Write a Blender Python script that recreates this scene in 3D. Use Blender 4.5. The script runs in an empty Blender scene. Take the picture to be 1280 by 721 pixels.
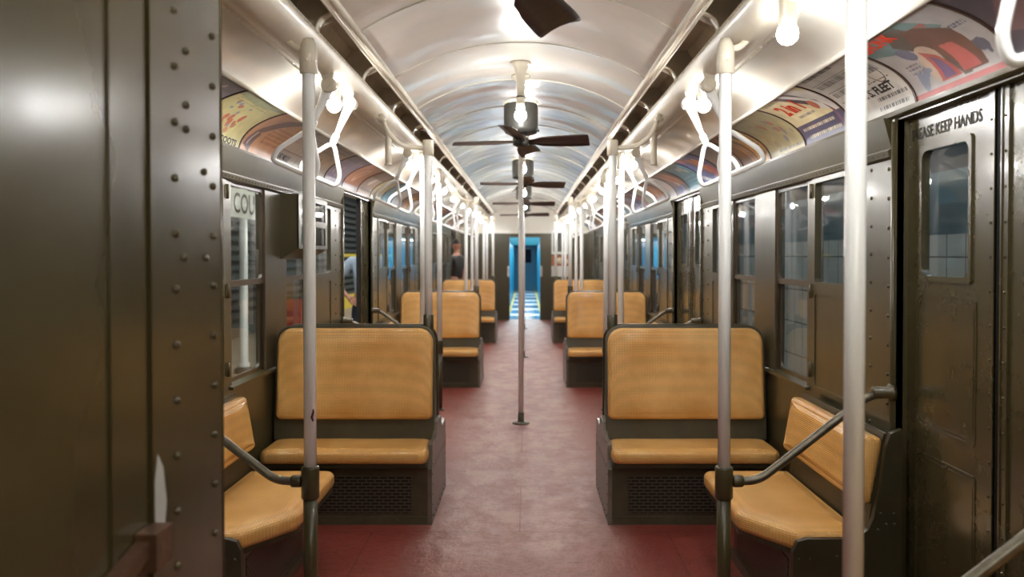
import bpy, bmesh, math, random
import numpy as np
from mathutils import Vector, Matrix

# ---------------------------------------------------------------- camera, world, exposure
random.seed(7)
SC = bpy.context.scene
COL = SC.collection
F_PX = 1100.0
cam_data = bpy.data.cameras.new('camera')
cam_data.sensor_width = 36.0
cam_data.lens = F_PX * 36.0 / 1280.0
cam_data.shift_x = -18.0 / 1280.0
cam_data.shift_y = -21.8 / 1280.0
cam_data.clip_start = 0.05
cam_data.clip_end = 120
cam_data.dof.use_dof = True
cam_data.dof.focus_distance = 3.9
cam_data.dof.aperture_fstop = 2.6
cam = bpy.data.objects.new('camera', cam_data)
COL.objects.link(cam)
cam.location = (0.035, 0.0, 1.45)
cam.rotation_euler = (math.radians(89.0), 0, 0)
SC.camera = cam

world = bpy.data.worlds.new('world')
SC.world = world
world.use_nodes = True
world.node_tree.nodes['Background'].inputs[0].default_value = (0.75, 0.85, 1.0, 1)
world.node_tree.nodes['Background'].inputs[1].default_value = 0.03

SC.view_settings.view_transform = 'Standard'
SC.view_settings.look = 'None'
SC.view_settings.gamma = 1.0
SC.view_settings.use_curve_mapping = False
SC.view_settings.exposure = 1.82
SC.cycles.max_bounces = 8
SC.cycles.transparent_max_bounces = 24

BULB_COLOR = (1.0, 0.985, 0.955)
BULB_POWER = 90.0

def area_light(name, loc, size, size_y, power, color, rot=(0, 0, 0)):
    d = bpy.data.lights.new(name, 'AREA')
    d.shape = 'RECTANGLE'; d.size = size; d.size_y = size_y
    d.energy = power; d.color = color
    o = bpy.data.objects.new(name, d); COL.objects.link(o)
    o.location = loc; o.rotation_euler = rot
    return o

# added fill light behind the camera, to brighten the poles and near end
area_light('near_fill_light', (0.35, -0.5, 1.75), 1.1, 0.9, 30, (0.88, 0.94, 1.0), (math.radians(90), 0, math.radians(180)))
# station fluorescents over the platform (left) and the track wall (right), and the next car's lamps
area_light('platform_light', (-2.05, 8.0, 3.3), 0.4, 14, 55, (1.0, 0.95, 0.85))
area_light('platform_light', (-2.3, 24.0, 3.3), 0.4, 14, 90, (1.0, 0.95, 0.85))
area_light('track_light', (2.3, 9.0, 2.9), 0.2, 16, 16, (0.75, 0.88, 1.0), (0, math.radians(-25), 0))
for yy in (22.5, 27.5, 32.5):
    area_light('next_car_light', (0, yy, 1.84), 0.4, 3.0, 16, (0.92, 1.0, 1.0))

# ---------------------------------------------------------------- materials
def mat(name, base, rough=0.5, metal=0.0, coat=0.0, bump=0.0, bscale=20.0, var=0.0, vscale=3.0,
        stretch=(1, 1, 1), spec=0.5, rvar=0.0, bdist=0.01, detail=3):
    m = bpy.data.materials.new(name); m.use_nodes = True
    nt = m.node_tree; b = nt.nodes['Principled BSDF']
    b.inputs['Base Color'].default_value = (*base, 1)
    b.inputs['Roughness'].default_value = rough
    b.inputs['Metallic'].default_value = metal
    b.inputs['Coat Weight'].default_value = coat
    b.inputs['Coat Roughness'].default_value = 0.12
    b.inputs['Specular IOR Level'].default_value = spec
    if bump or var or rvar:
        tc = nt.nodes.new('ShaderNodeTexCoord')
        mp = nt.nodes.new('ShaderNodeMapping'); mp.inputs['Scale'].default_value = stretch
        nt.links.new(tc.outputs['Object'], mp.inputs[0])
    if bump:
        n = nt.nodes.new('ShaderNodeTexNoise'); n.inputs['Scale'].default_value = bscale
        n.inputs['Detail'].default_value = detail
        nt.links.new(mp.outputs[0], n.inputs[0])
        bp = nt.nodes.new('ShaderNodeBump'); bp.inputs['Strength'].default_value = bump
        bp.inputs['Distance'].default_value = bdist
        nt.links.new(n.outputs[0], bp.inputs['Height'])
        nt.links.new(bp.outputs[0], b.inputs['Normal'])
        if coat: nt.links.new(bp.outputs[0], b.inputs['Coat Normal'])
    if var or rvar:
        n = nt.nodes.new('ShaderNodeTexNoise'); n.inputs['Scale'].default_value = vscale
        n.inputs['Detail'].default_value = 6; n.inputs['Roughness'].default_value = 0.65
        nt.links.new(mp.outputs[0], n.inputs[0])
    if var:
        r = nt.nodes.new('ShaderNodeValToRGB')
        r.color_ramp.elements[0].position = 0.3; r.color_ramp.elements[1].position = 0.7
        r.color_ramp.elements[0].color = (*[c * (1 - var) for c in base], 1)
        r.color_ramp.elements[1].color = (*[min(1, c * (1 + var)) for c in base], 1)
        nt.links.new(n.outputs[0], r.inputs[0]); nt.links.new(r.outputs[0], b.inputs['Base Color'])
    if rvar:
        r2 = nt.nodes.new('ShaderNodeMapRange')
        r2.inputs['From Min'].default_value = 0.3; r2.inputs['From Max'].default_value = 0.7
        r2.inputs['To Min'].default_value = max(0.02, rough - rvar); r2.inputs['To Max'].default_value = rough + rvar
        nt.links.new(n.outputs[0], r2.inputs[0]); nt.links.new(r2.outputs[0], b.inputs['Roughness'])
    return m

def emit(name, color, strength):
    m = bpy.data.materials.new(name); m.use_nodes = True
    b = m.node_tree.nodes['Principled BSDF']
    b.inputs['Base Color'].default_value = (*color, 1)
    b.inputs['Emission Color'].default_value = (*color, 1)
    b.inputs['Emission Strength'].default_value = strength
    return m

M = {}
M['olive'] = mat('olive_enamel', (0.064, 0.052, 0.022), 0.34, coat=0.25, bump=0.10, bscale=9, var=0.10, vscale=2.5, rvar=0.03)
M['cab_door'] = mat('cab_door_enamel', (0.060, 0.047, 0.021), 0.21, bump=0.06, bscale=7, var=0.08, vscale=3, rvar=0.03)
M['olive_door'] = mat('olive_door_enamel', (0.062, 0.050, 0.021), 0.27, coat=0.35, bump=0.05, bscale=14, var=0.08, vscale=4, rvar=0.03)
M['olive_dark'] = mat('dark_olive_enamel', (0.040, 0.034, 0.017), 0.36, bump=0.08, bscale=20, var=0.2, vscale=6)
M['seat_metal'] = mat('seat_base_enamel', (0.078, 0.067, 0.040), 0.30, bump=0.10, bscale=25, var=0.22, vscale=7)
M['seat_side'] = mat('scuffed_side_enamel', (0.15, 0.125, 0.10), 0.35, bump=0.1, bscale=25, var=0.3, vscale=9)
M['cream'] = mat('cream_ceiling_enamel', (0.76, 0.73, 0.65), 0.28, coat=0.9, bump=0.8, bscale=1.9, bdist=0.03, var=0.05, vscale=1.5, stretch=(0.9, 1.8, 1), detail=0.6)
M['cream_part'] = mat('cream_fitting_enamel', (0.72, 0.66, 0.54), 0.28, coat=0.4, bump=0.1, bscale=30, var=0.06, vscale=20)
M['cream_beam'] = mat('cream_beam_enamel', (0.72, 0.66, 0.54), 0.42, coat=0.15, bump=0.25, bscale=12, var=0.06, vscale=10)
M['white'] = mat('white_pole_enamel', (0.93, 0.95, 0.96), 0.25, coat=0.5, bump=0.03, bscale=40)
M['slot_brown'] = mat('vent_brown_paint', (0.50, 0.42, 0.33), 0.6, var=0.2, vscale=9)
M['black'] = mat('black_rubber', (0.012, 0.012, 0.012), 0.5)
M['fan_dark'] = mat('fan_housing_paint', (0.030, 0.029, 0.025), 0.42)
M['blade'] = mat('fan_blade_brown', (0.040, 0.024, 0.018), 0.42, bump=0.1, bscale=30, var=0.15, vscale=12)
M['rail'] = mat('worn_rail_metal', (0.15, 0.135, 0.105), 0.34, metal=0.7, bump=0.05, bscale=60, var=0.3, vscale=25)
M['steel'] = mat('worn_steel', (0.45, 0.43, 0.40), 0.3, metal=0.9)
M['rust'] = mat('rusty_brown_metal', (0.11, 0.055, 0.03), 0.5, metal=0.3, bump=0.2, bscale=60, var=0.3, vscale=30)
M['brown_trim'] = mat('brown_sash_enamel', (0.085, 0.058, 0.034), 0.3, coat=0.3, var=0.12, vscale=8)
M['chip'] = mat('chipped_primer', (0.42, 0.42, 0.40), 0.6)
M['red_mark'] = mat('dark_red_chip', (0.10, 0.01, 0.01), 0.5)
M['bulb'] = emit('bulb_glow', BULB_COLOR, BULB_POWER)
M['skin'] = mat('skin', (0.55, 0.27, 0.19), 0.5)
M['shirt'] = mat('light_blue_shirt', (0.40, 0.52, 0.68), 0.8, bump=0.2, bscale=30)
M['navy'] = mat('dark_trousers', (0.03, 0.04, 0.07), 0.8)
M['hair'] = mat('dark_hair', (0.03, 0.02, 0.015), 0.6)
M['blue_wall'] = mat('blue_enamel', (0.03, 0.36, 0.55), 0.35, coat=0.3)
M['blue_floor'] = mat('blue_floor_tile', (0.10, 0.33, 0.62), 0.18, coat=0.4)
M['mint'] = mat('mint_ceiling', (0.35, 0.72, 0.60), 0.4)
M['yellow'] = mat('yellow_paint', (0.80, 0.60, 0.06), 0.5)
M['platform'] = mat('platform_concrete', (0.42, 0.36, 0.28), 0.5, bump=0.1, bscale=15, var=0.15, vscale=2)
M['grey_slat'] = mat('grey_slat_paint', (0.06, 0.066, 0.06), 0.45)
M['paper'] = mat('white_sign_enamel', (0.80, 0.84, 0.80), 0.3)
M['ink'] = mat('black_lettering', (0.02, 0.02, 0.02), 0.5)
M['red_ink'] = mat('red_lettering', (0.62, 0.05, 0.02), 0.5)
M['cream_ink'] = mat('cream_lettering', (0.75, 0.66, 0.45), 0.5)
M['orange_ink'] = mat('rust_lettering', (0.40, 0.13, 0.05), 0.5)
M['faint_ink'] = mat('worn_door_lettering', (0.035, 0.032, 0.028), 0.6, spec=0.2)
M['card_edge'] = mat('brown_card_strip', (0.045, 0.022, 0.015), 0.4)

def glass_material():
    m = bpy.data.materials.new('window_glass'); m.use_nodes = True
    nt = m.node_tree; nt.nodes.clear()
    out = nt.nodes.new('ShaderNodeOutputMaterial')
    tr = nt.nodes.new('ShaderNodeBsdfTransparent'); tr.inputs[0].default_value = (0.90, 0.94, 0.93, 1)
    gl = nt.nodes.new('ShaderNodeBsdfGlossy'); gl.inputs['Roughness'].default_value = 0.03
    fr = nt.nodes.new('ShaderNodeFresnel'); fr.inputs[0].default_value = 1.5
    mx = nt.nodes.new('ShaderNodeMixShader')
    ge = nt.nodes.new('ShaderNodeNewGeometry'); iv = nt.nodes.new('ShaderNodeMath'); iv.operation = 'SUBTRACT'; iv.inputs[0].default_value = 1.0
    nt.links.new(ge.outputs['Backfacing'], iv.inputs[1])
    fm = nt.nodes.new('ShaderNodeMath'); fm.operation = 'MULTIPLY'
    nt.links.new(fr.outputs[0], fm.inputs[0]); nt.links.new(iv.outputs[0], fm.inputs[1])
    nt.links.new(fm.outputs[0], mx.inputs[0]); nt.links.new(tr.outputs[0], mx.inputs[1]); nt.links.new(gl.outputs[0], mx.inputs[2])
    df = nt.nodes.new('ShaderNodeBsdfDiffuse'); df.inputs[0].default_value = (0.5, 0.5, 0.47, 1)
    n = nt.nodes.new('ShaderNodeTexNoise'); n.inputs['Scale'].default_value = 6; n.inputs['Detail'].default_value = 5
    tc = nt.nodes.new('ShaderNodeTexCoord'); nt.links.new(tc.outputs['Object'], n.inputs[0])
    mr = nt.nodes.new('ShaderNodeMapRange'); mr.inputs['From Min'].default_value = 0.4; mr.inputs['From Max'].default_value = 0.75
    mr.inputs['To Min'].default_value = 0.01; mr.inputs['To Max'].default_value = 0.06
    nt.links.new(n.outputs[0], mr.inputs[0])
    mx2 = nt.nodes.new('ShaderNodeMixShader')
    nt.links.new(mr.outputs[0], mx2.inputs[0]); nt.links.new(mx.outputs[0], mx2.inputs[1]); nt.links.new(df.outputs[0], mx2.inputs[2])
    nt.links.new(mx2.outputs[0], out.inputs[0])
    return m
M['glass'] = glass_material()

def rattan_material():
    m = mat('woven_rattan', (0.62, 0.30, 0.075), 0.30, coat=0.25)
    nt = m.node_tree; b = nt.nodes['Principled BSDF']
    tc = nt.nodes.new('ShaderNodeTexCoord')
    w = []
    for ax in ('X', 'Y', 'Z'):
        t = nt.nodes.new('ShaderNodeTexWave'); t.bands_direction = ax
        t.inputs['Scale'].default_value = 34 if ax != 'Z' else 38
        t.inputs['Distortion'].default_value = 0.6; t.inputs['Detail'].default_value = 0
        nt.links.new(tc.outputs['Object'], t.inputs[0]); w.append(t)
    mu = nt.nodes.new('ShaderNodeMath'); mu.operation = 'ADD'
    nt.links.new(w[0].outputs['Fac'], mu.inputs[0]); nt.links.new(w[1].outputs['Fac'], mu.inputs[1])
    mu2 = nt.nodes.new('ShaderNodeMath'); mu2.operation = 'ADD'
    nt.links.new(mu.outputs[0], mu2.inputs[0]); nt.links.new(w[2].outputs['Fac'], mu2.inputs[1])
    bp = nt.nodes.new('ShaderNodeBump'); bp.inputs['Strength'].default_value = 0.35; bp.inputs['Distance'].default_value = 0.003
    nt.links.new(mu2.outputs[0], bp.inputs['Height']); nt.links.new(bp.outputs[0], b.inputs['Normal'])
    n = nt.nodes.new('ShaderNodeTexNoise'); n.inputs['Scale'].default_value = 5; n.inputs['Detail'].default_value = 7
    nt.links.new(tc.outputs['Object'], n.inputs[0])
    r = nt.nodes.new('ShaderNodeValToRGB'); e = r.color_ramp.elements
    e[0].position = 0.28; e[0].color = (0.66, 0.32, 0.075, 1)
    e[1].position = 0.66; e[1].color = (0.82, 0.48, 0.16, 1)
    nt.links.new(n.outputs[0], r.inputs[0])
    hs = nt.nodes.new('ShaderNodeMix'); hs.data_type = 'RGBA'; hs.blend_type = 'MULTIPLY'
    hs.inputs[0].default_value = 0.10
    nt.links.new(r.outputs[0], hs.inputs[6]); nt.links.new(mu2.outputs[0], hs.inputs[7])
    nt.links.new(hs.outputs[2], b.inputs['Base Color'])
    return m
M['rattan'] = rattan_material()

def floor_material():
    m = bpy.data.materials.new('maroon_floor_paint'); m.use_nodes = True
    nt = m.node_tree; b = nt.nodes['Principled BSDF']; L = nt.links.new
    tc = nt.nodes.new('ShaderNodeTexCoord')
    sx = nt.nodes.new('ShaderNodeSeparateXYZ'); L(tc.outputs['Object'], sx.inputs[0])
    ab = nt.nodes.new('ShaderNodeMath'); ab.operation = 'ABSOLUTE'; L(sx.outputs[0], ab.inputs[0])
    mp = nt.nodes.new('ShaderNodeMapping'); mp.inputs['Scale'].default_value = (1.0, 0.7, 1); L(tc.outputs['Object'], mp.inputs[0])
    n1 = nt.nodes.new('ShaderNodeTexNoise'); n1.inputs['Scale'].default_value = 4.6; n1.inputs['Detail'].default_value = 9; n1.inputs['Roughness'].default_value = 0.74
    L(mp.outputs[0], n1.inputs[0])
    # walked-off strip along the aisle
    wr = nt.nodes.new('ShaderNodeMapRange'); wr.inputs['From Min'].default_value = 0.62; wr.inputs['From Max'].default_value = 0.36
    wr.inputs['To Min'].default_value = 0.0; wr.inputs['To Max'].default_value = 0.62
    L(ab.outputs[0], wr.inputs[0])
    yr = nt.nodes.new('ShaderNodeMapRange'); yr.inputs['From Min'].default_value = 4.15; yr.inputs['From Max'].default_value = 4.35
    yr.inputs['To Min'].default_value = 0.5; yr.inputs['To Max'].default_value = 1.0; L(sx.outputs[1], yr.inputs[0])
    wm = nt.nodes.new('ShaderNodeMath'); wm.operation = 'MULTIPLY'; L(wr.outputs[0], wm.inputs[0]); L(yr.outputs[0], wm.inputs[1])
    nr = nt.nodes.new('ShaderNodeMapRange'); nr.inputs['From Min'].default_value = 0.40; nr.inputs['From Max'].default_value = 0.58
    nr.inputs['To Min'].default_value = 0.22; nr.inputs['To Max'].default_value = 1.35
    L(n1.outputs[0], nr.inputs[0])
    mu = nt.nodes.new('ShaderNodeMath'); mu.operation = 'MULTIPLY'; mu.use_clamp = True
    L(wm.outputs[0], mu.inputs[0]); L(nr.outputs[0], mu.inputs[1])
    mx = nt.nodes.new('ShaderNodeMix'); mx.data_type = 'RGBA'
    mx.inputs[6].default_value = (0.25, 0.046, 0.032, 1); mx.inputs[7].default_value = (0.54, 0.34, 0.305, 1)
    L(mu.outputs[0], mx.inputs[0])
    # dark scratches and cracks
    mp2 = nt.nodes.new('ShaderNodeMapping'); mp2.inputs['Scale'].default_value = (1.3, 3.2, 1); L(tc.outputs['Object'], mp2.inputs[0])
    vo = nt.nodes.new('ShaderNodeTexNoise'); vo.inputs['Scale'].default_value = 5.5; vo.inputs['Detail'].default_value = 4; vo.inputs['Distortion'].default_value = 1.6
    L(mp2.outputs[0], vo.inputs[0])
    cr = nt.nodes.new('ShaderNodeValToRGB'); e = cr.color_ramp.elements
    e[0].position = 0.480; e[0].color = (1, 1, 1, 1); e[1].position = 0.520; e[1].color = (1, 1, 1, 1)
    k = e.new(0.50); k.color = (0.30, 0.20, 0.18, 1)
    L(vo.outputs[0], cr.inputs[0])
    m2 = nt.nodes.new('ShaderNodeMix'); m2.data_type = 'RGBA'; m2.blend_type = 'MULTIPLY'; m2.inputs[0].default_value = 0.75
    L(mx.outputs[2], m2.inputs[6]); L(cr.outputs[0], m2.inputs[7])
    # sheet seams across the aisle
    br = nt.nodes.new('ShaderNodeTexBrick'); br.offset = 0.5
    br.inputs['Scale'].default_value = 1.0; br.inputs['Brick Width'].default_value = 1.55; br.inputs['Row Height'].default_value = 0.92
    br.inputs['Mortar Size'].default_value = 0.004; br.inputs['Color1'].default_value = (1, 1, 1, 1); br.inputs['Color2'].default_value = (0.93, 0.90, 0.90, 1)
    br.inputs['Mortar'].default_value = (0.45, 0.35, 0.33, 1)
    L(tc.outputs['Object'], br.inputs[0])
    m3 = nt.nodes.new('ShaderNodeMix'); m3.data_type = 'RGBA'; m3.blend_type = 'MULTIPLY'; m3.inputs[0].default_value = 0.8
    L(m2.outputs[2], m3.inputs[6]); L(br.outputs[0], m3.inputs[7])
    L(m3.outputs[2], b.inputs['Base Color'])
    rr = nt.nodes.new('ShaderNodeMapRange'); rr.inputs['To Min'].default_value = 0.26; rr.inputs['To Max'].default_value = 0.60
    L(n1.outputs[0], rr.inputs[0]); L(rr.outputs[0], b.inputs['Roughness'])
    bp = nt.nodes.new('ShaderNodeBump'); bp.inputs['Strength'].default_value = 1.0; bp.inputs['Distance'].default_value = 0.02
    L(n1.outputs[0], bp.inputs['Height']); L(bp.outputs[0], b.inputs['Normal'])
    return m
M['floor'] = floor_material()

def grille_material(name, diamond=False):
    m = mat(name, (0.085, 0.076, 0.052), 0.4)
    nt = m.node_tree; b = nt.nodes['Principled BSDF']; L = nt.links.new
    tc = nt.nodes.new('ShaderNodeTexCoord')
    sp = nt.nodes.new('ShaderNodeSeparateXYZ'); L(tc.outputs['Object'], sp.inputs[0])
    cb = nt.nodes.new('ShaderNodeCombineXYZ')
    L(sp.outputs[1 if diamond else 0], cb.inputs[0]); L(sp.outputs[2], cb.inputs[1])
    src = cb.outputs[0]
    if diamond:
        mp = nt.nodes.new('ShaderNodeMapping'); mp.inputs['Rotation'].default_value = (0, 0, math.radians(45)); L(src, mp.inputs[0]); src = mp.outputs[0]
    br = nt.nodes.new('ShaderNodeTexBrick'); br.inputs['Scale'].default_value = 1.0
    br.offset = 0.0 if diamond else 0.5
    br.inputs['Brick Width'].default_value = 0.020 if diamond else 0.046
    br.inputs['Row Height'].default_value = 0.020 if diamond else 0.0175
    br.inputs['Mortar Size'].default_value = 0.0028 if diamond else 0.0042
    br.inputs['Mortar Smooth'].default_value = 0.1
    br.inputs['Color1'].default_value = (0.004, 0.004, 0.004, 1); br.inputs['Color2'].default_value = (0.004, 0.004, 0.004, 1)
    br.inputs['Mortar'].default_value = (0.085, 0.076, 0.052, 1)
    L(src, br.inputs[0]); L(br.outputs[0], b.inputs['Base Color'])
    bp = nt.nodes.new('ShaderNodeBump'); bp.inputs['Distance'].default_value = 0.004; L(br.outputs['Fac'], bp.inputs['Height']); L(bp.outputs[0], b.inputs['Normal'])
    return m
M['slots'] = grille_material('slotted_heater_grille')
M['mesh'] = grille_material('diamond_mesh_grille', True)

def tile_material():
    m = mat('station_wall_tile', (0.6, 0.6, 0.56), 0.2)
    nt = m.node_tree; b = nt.nodes['Principled BSDF']; L = nt.links.new
    tc = nt.nodes.new('ShaderNodeTexCoord'); sp = nt.nodes.new('ShaderNodeSeparateXYZ'); L(tc.outputs['Object'], sp.inputs[0])
    cb = nt.nodes.new('ShaderNodeCombineXYZ'); L(sp.outputs[1], cb.inputs[0]); L(sp.outputs[2], cb.inputs[1])
    br = nt.nodes.new('ShaderNodeTexBrick'); br.offset = 0.0
    br.inputs['Scale'].default_value = 1.0; br.inputs['Brick Width'].default_value = 0.27; br.inputs['Row Height'].default_value = 0.36
    br.inputs['Mortar Size'].default_value = 0.006
    br.inputs['Color1'].default_value = (0.60, 0.58, 0.52, 1); br.inputs['Color2'].default_value = (0.55, 0.54, 0.50, 1)
    br.inputs['Mortar'].default_value = (0.05, 0.05, 0.05, 1)
    L(cb.outputs[0], br.inputs[0]); L(br.outputs[0], b.inputs['Base Color'])
    return m
M['tile'] = tile_material()
M['teal'] = mat('teal_band_tile', (0.05, 0.13, 0.16), 0.3)
M['tunnel'] = mat('tunnel_soot', (0.03, 0.035, 0.04), 0.7)

def art_material():
    m = mat('printed_card', (0.5, 0.5, 0.5), 0.33, coat=0.35)
    nt = m.node_tree; a = nt.nodes.new('ShaderNodeVertexColor'); a.layer_name = 'art'
    nt.links.new(a.outputs[0], nt.nodes['Principled BSDF'].inputs['Base Color'])
    return m
M['art'] = art_material()

# ---------------------------------------------------------------- mesh builder
class MB:
    def __init__(self):
        self.v = []; self.f = []; self.sm = []; self.mi = []; self.cm = 0
    def add(self, vs, fs, smooth=False):
        b = len(self.v); self.v += [tuple(p) for p in vs]
        for f in fs:
            self.f.append([i + b for i in f]); self.sm.append(smooth); self.mi.append(self.cm)
        return self
    def box(self, x0, x1, y0, y1, z0, z1):
        x0, x1 = min(x0, x1), max(x0, x1); y0, y1 = min(y0, y1), max(y0, y1); z0, z1 = min(z0, z1), max(z0, z1)
        vs = [(x, y, z) for z in (z0, z1) for y in (y0, y1) for x in (x0, x1)]
        return self.add(vs, [(0, 2, 3, 1), (4, 5, 7, 6), (0, 1, 5, 4), (2, 6, 7, 3), (0, 4, 6, 2), (1, 3, 7, 5)])
    def prism(self, pts, axis, a0, a1):
        """extrude a 2D outline along an axis; pts in the two other axes in xyz order"""
        def P(p, a):
            if axis == 'x': return (a, p[0], p[1])
            if axis == 'y': return (p[0], a, p[1])
            return (p[0], p[1], a)
        n = len(pts)
        vs = [P(p, a0) for p in pts] + [P(p, a1) for p in pts]
        fs = [tuple(range(n))[::-1], tuple(range(n, 2 * n))] + [(i, (i + 1) % n, n + (i + 1) % n, n + i) for i in range(n)]
        return self.add(vs, fs)
    def sheet(self, prof, y0, y1, ny=1, smooth=True, closed=False):
        """profile in (x, z) swept along y"""
        n = len(prof); vs = []
        for j in range(ny + 1):
            y = y0 + (y1 - y0) * j / ny
            vs += [(p[0], y, p[1]) for p in prof]
        fs = []
        for j in range(ny):
            for i in range(n if closed else n - 1):
                a = j * n + i; b = j * n + (i + 1) % n
                fs.append((a, b, b + n, a + n))
        return self.add(vs, fs, smooth)
    def tube(self, pts, r, seg=12, closed=False, caps=True, flat=None):
        pts = [Vector(p) for p in pts]; n = len(pts)
        rs = r if isinstance(r, (list, tuple)) else [r] * n
        T = []
        for i in range(n):
            if closed: t = pts[(i + 1) % n] - pts[i - 1]
            elif i == 0: t = pts[1] - pts[0]
            elif i == n - 1: t = pts[-1] - pts[-2]
            else: t = (pts[i + 1] - pts[i]).normalized() + (pts[i] - pts[i - 1]).normalized()
            T.append(t.normalized())
        up = Vector((0, 0, 1)) if abs(T[0].z) < 0.9 else Vector((1, 0, 0))
        nrm = T[0].cross(up).normalized(); vs = []
        for i in range(n):
            nrm = (nrm - T[i] * nrm.dot(T[i])).normalized()
            bn = T[i].cross(nrm)
            for k in range(seg):
                a = 2 * math.pi * k / seg
                ka, kb = (1, 1) if flat is None else flat
                vs.append(pts[i] + nrm * (rs[i] * ka * math.cos(a)) + bn * (rs[i] * kb * math.sin(a)))
        fs = []
        for i in range(n if closed else n - 1):
            j = (i + 1) % n
            for k in range(seg):
                k2 = (k + 1) % seg
                fs.append((i * seg + k, i * seg + k2, j * seg + k2, j * seg + k))
        self.add(vs, fs, True)
        if caps and not closed:
            b = len(self.v) - len(vs)
            self.f.append([b + k for k in range(seg)][::-1]); self.sm.append(False); self.mi.append(self.cm)
            self.f.append([b + (n - 1) * seg + k for k in range(seg)]); self.sm.append(False); self.mi.append(self.cm)
        return self
    def lathe(self, prof, c, seg=20, axis='z', smooth=True):
        """prof: (radius, height) pairs turned about an axis through c"""
        vs = []; n = len(prof)
        for r, h in prof:
            for k in range(seg):
                a = 2 * math.pi * k / seg; p, q = r * math.cos(a), r * math.sin(a)
                vs.append({'z': (c[0] + p, c[1] + q, c[2] + h), 'y': (c[0] + p, c[1] + h, c[2] + q), 'x': (c[0] + h, c[1] + p, c[2] + q)}[axis])
        fs = []
        for i in range(n - 1):
            for k in range(seg):
                k2 = (k + 1) % seg
                fs.append((i * seg + k, i * seg + k2, (i + 1) * seg + k2, (i + 1) * seg + k))
        fs.append(tuple(range(seg))[::-1]); fs.append(tuple((n - 1) * seg + k for k in range(seg)))
        return self.add(vs, fs, smooth)
    def rivet(self, p, nrm, r=0.008):
        nrm = Vector(nrm).normalized(); a = nrm.orthogonal().normalized(); b = nrm.cross(a); p = Vector(p)
        vs = []
        for rr, h in ((1, 0), (0.78, 0.62)):
            for k in range(8):
                t = 2 * math.pi * k / 8
                vs.append(p + a * (r * rr * math.cos(t)) + b * (r * rr * math.sin(t)) + nrm * (r * h))
        vs.append(p + nrm * r * 0.85)
        fs = [(k, (k + 1) % 8, 8 + (k + 1) % 8, 8 + k) for k in range(8)] + [(8 + k, 8 + (k + 1) % 8, 16) for k in range(8)]
        return self.add(vs, fs, True)
    def ring(self, P, outer, hole, r=0.03, d0=0.0, d1=0.02, n=5):
        """flat plate with a rounded rectangular hole. outer/hole = (u0,u1,v0,v1); P(u,v,d) maps to the world"""
        u0, u1, v0, v1 = outer; a0, a1, b0, b1 = hole
        ins, outs = [], []
        corners = [((a1 - r, b1 - r), 0, (u1, v1)), ((a0 + r, b1 - r), 90, (u0, v1)), ((a0 + r, b0 + r), 180, (u0, v0)), ((a1 - r, b0 + r), 270, (u1, v0))]
        for (cx, cy), st, oc in corners:
            if st in (0, 180): p1 = (oc[0], cy); p2 = (cx, oc[1])
            else: p1 = (cx, oc[1]); p2 = (oc[0], cy)
            for k in range(n + 1):
                t = k / n; a = math.radians(st + 90 * t)
                ins.append((cx + r * math.cos(a), cy + r * math.sin(a)))
                if t <= 0.5: s = t * 2; q = (p1[0] + (oc[0] - p1[0]) * s, p1[1] + (oc[1] - p1[1]) * s)
                else: s = t * 2 - 1; q = (oc[0] + (p2[0] - oc[0]) * s, oc[1] + (p2[1] - oc[1]) * s)
                outs.append(q)
        m = len(ins)
        vs = [P(*p, d0) for p in ins] + [P(*p, d0) for p in outs] + [P(*p, d1) for p in ins] + [P(*p, d1) for p in outs]
        fs = []
        for i in range(m):
            j = (i + 1) % m
            fs += [(i, j, m + j, m + i), (2 * m + i, 3 * m + i, 3 * m + j, 2 * m + j),
                   (i, 2 * m + i, 2 * m + j, j), (m + i, m + j, 3 * m + j, 3 * m + i)]
        return self.add(vs, fs)
    def pad(self, outline, P, thick, edge=0.02, dome=0.006):
        """upholstered pad: 2D outline (counter-clockwise), P(u,v,h) maps to the world"""
        o = []
        for i, p in enumerate(outline):
            a, b = Vector(p), Vector(outline[(i + 1) % len(outline)]); k = max(1, int((b - a).length / 0.05))
            if (b - a).length < 1e-6: continue
            o += [a + (b - a) * j / k for j in range(k)]
        n = len(o); nr = []
        for i in range(n):
            t = (o[(i + 1) % n] - o[i - 1]).normalized(); nr.append(Vector((-t.y, t.x)))
        c = sum(o, Vector((0, 0))) / n
        levels = [(0.25 * edge, 0.0), (0.0, 0.25 * thick), (0.0, thick - edge)]
        for k in range(1, 5):
            a = math.radians(90 * k / 4)
            levels.append((edge * (1 - math.cos(a)), thick - edge + edge * math.sin(a)))
        vs = []
        for ins, h in levels: vs += [P(*(o[i] + nr[i] * ins), h) for i in range(n)]
        base = [o[i] + nr[i] * edge for i in range(n)]
        b2 = [o[i] + nr[i] * (edge * 1.2 + 0.003) for i in range(n)]
        vs += [P(*p, thick + dome * 0.03) for p in b2]
        for s, dm in ((0.93, 0.45), (0.75, 0.8), (0.4, 0.97)):
            vs += [P(*(c + (p - c) * s), thick + dome * dm) for p in base]
        vs.append(P(*c, thick + dome))
        L = len(levels) + 4; fs = [tuple(range(n))[::-1]]
        for l in range(L - 1):
            for i in range(n):
                j = (i + 1) % n; fs.append((l * n + i, l * n + j, (l + 1) * n + j, (l + 1) * n + i))
        for i in range(n): fs.append(((L - 1) * n + i, (L - 1) * n + (i + 1) % n, L * n))
        return self.add(vs, fs, dome > 0)
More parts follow.
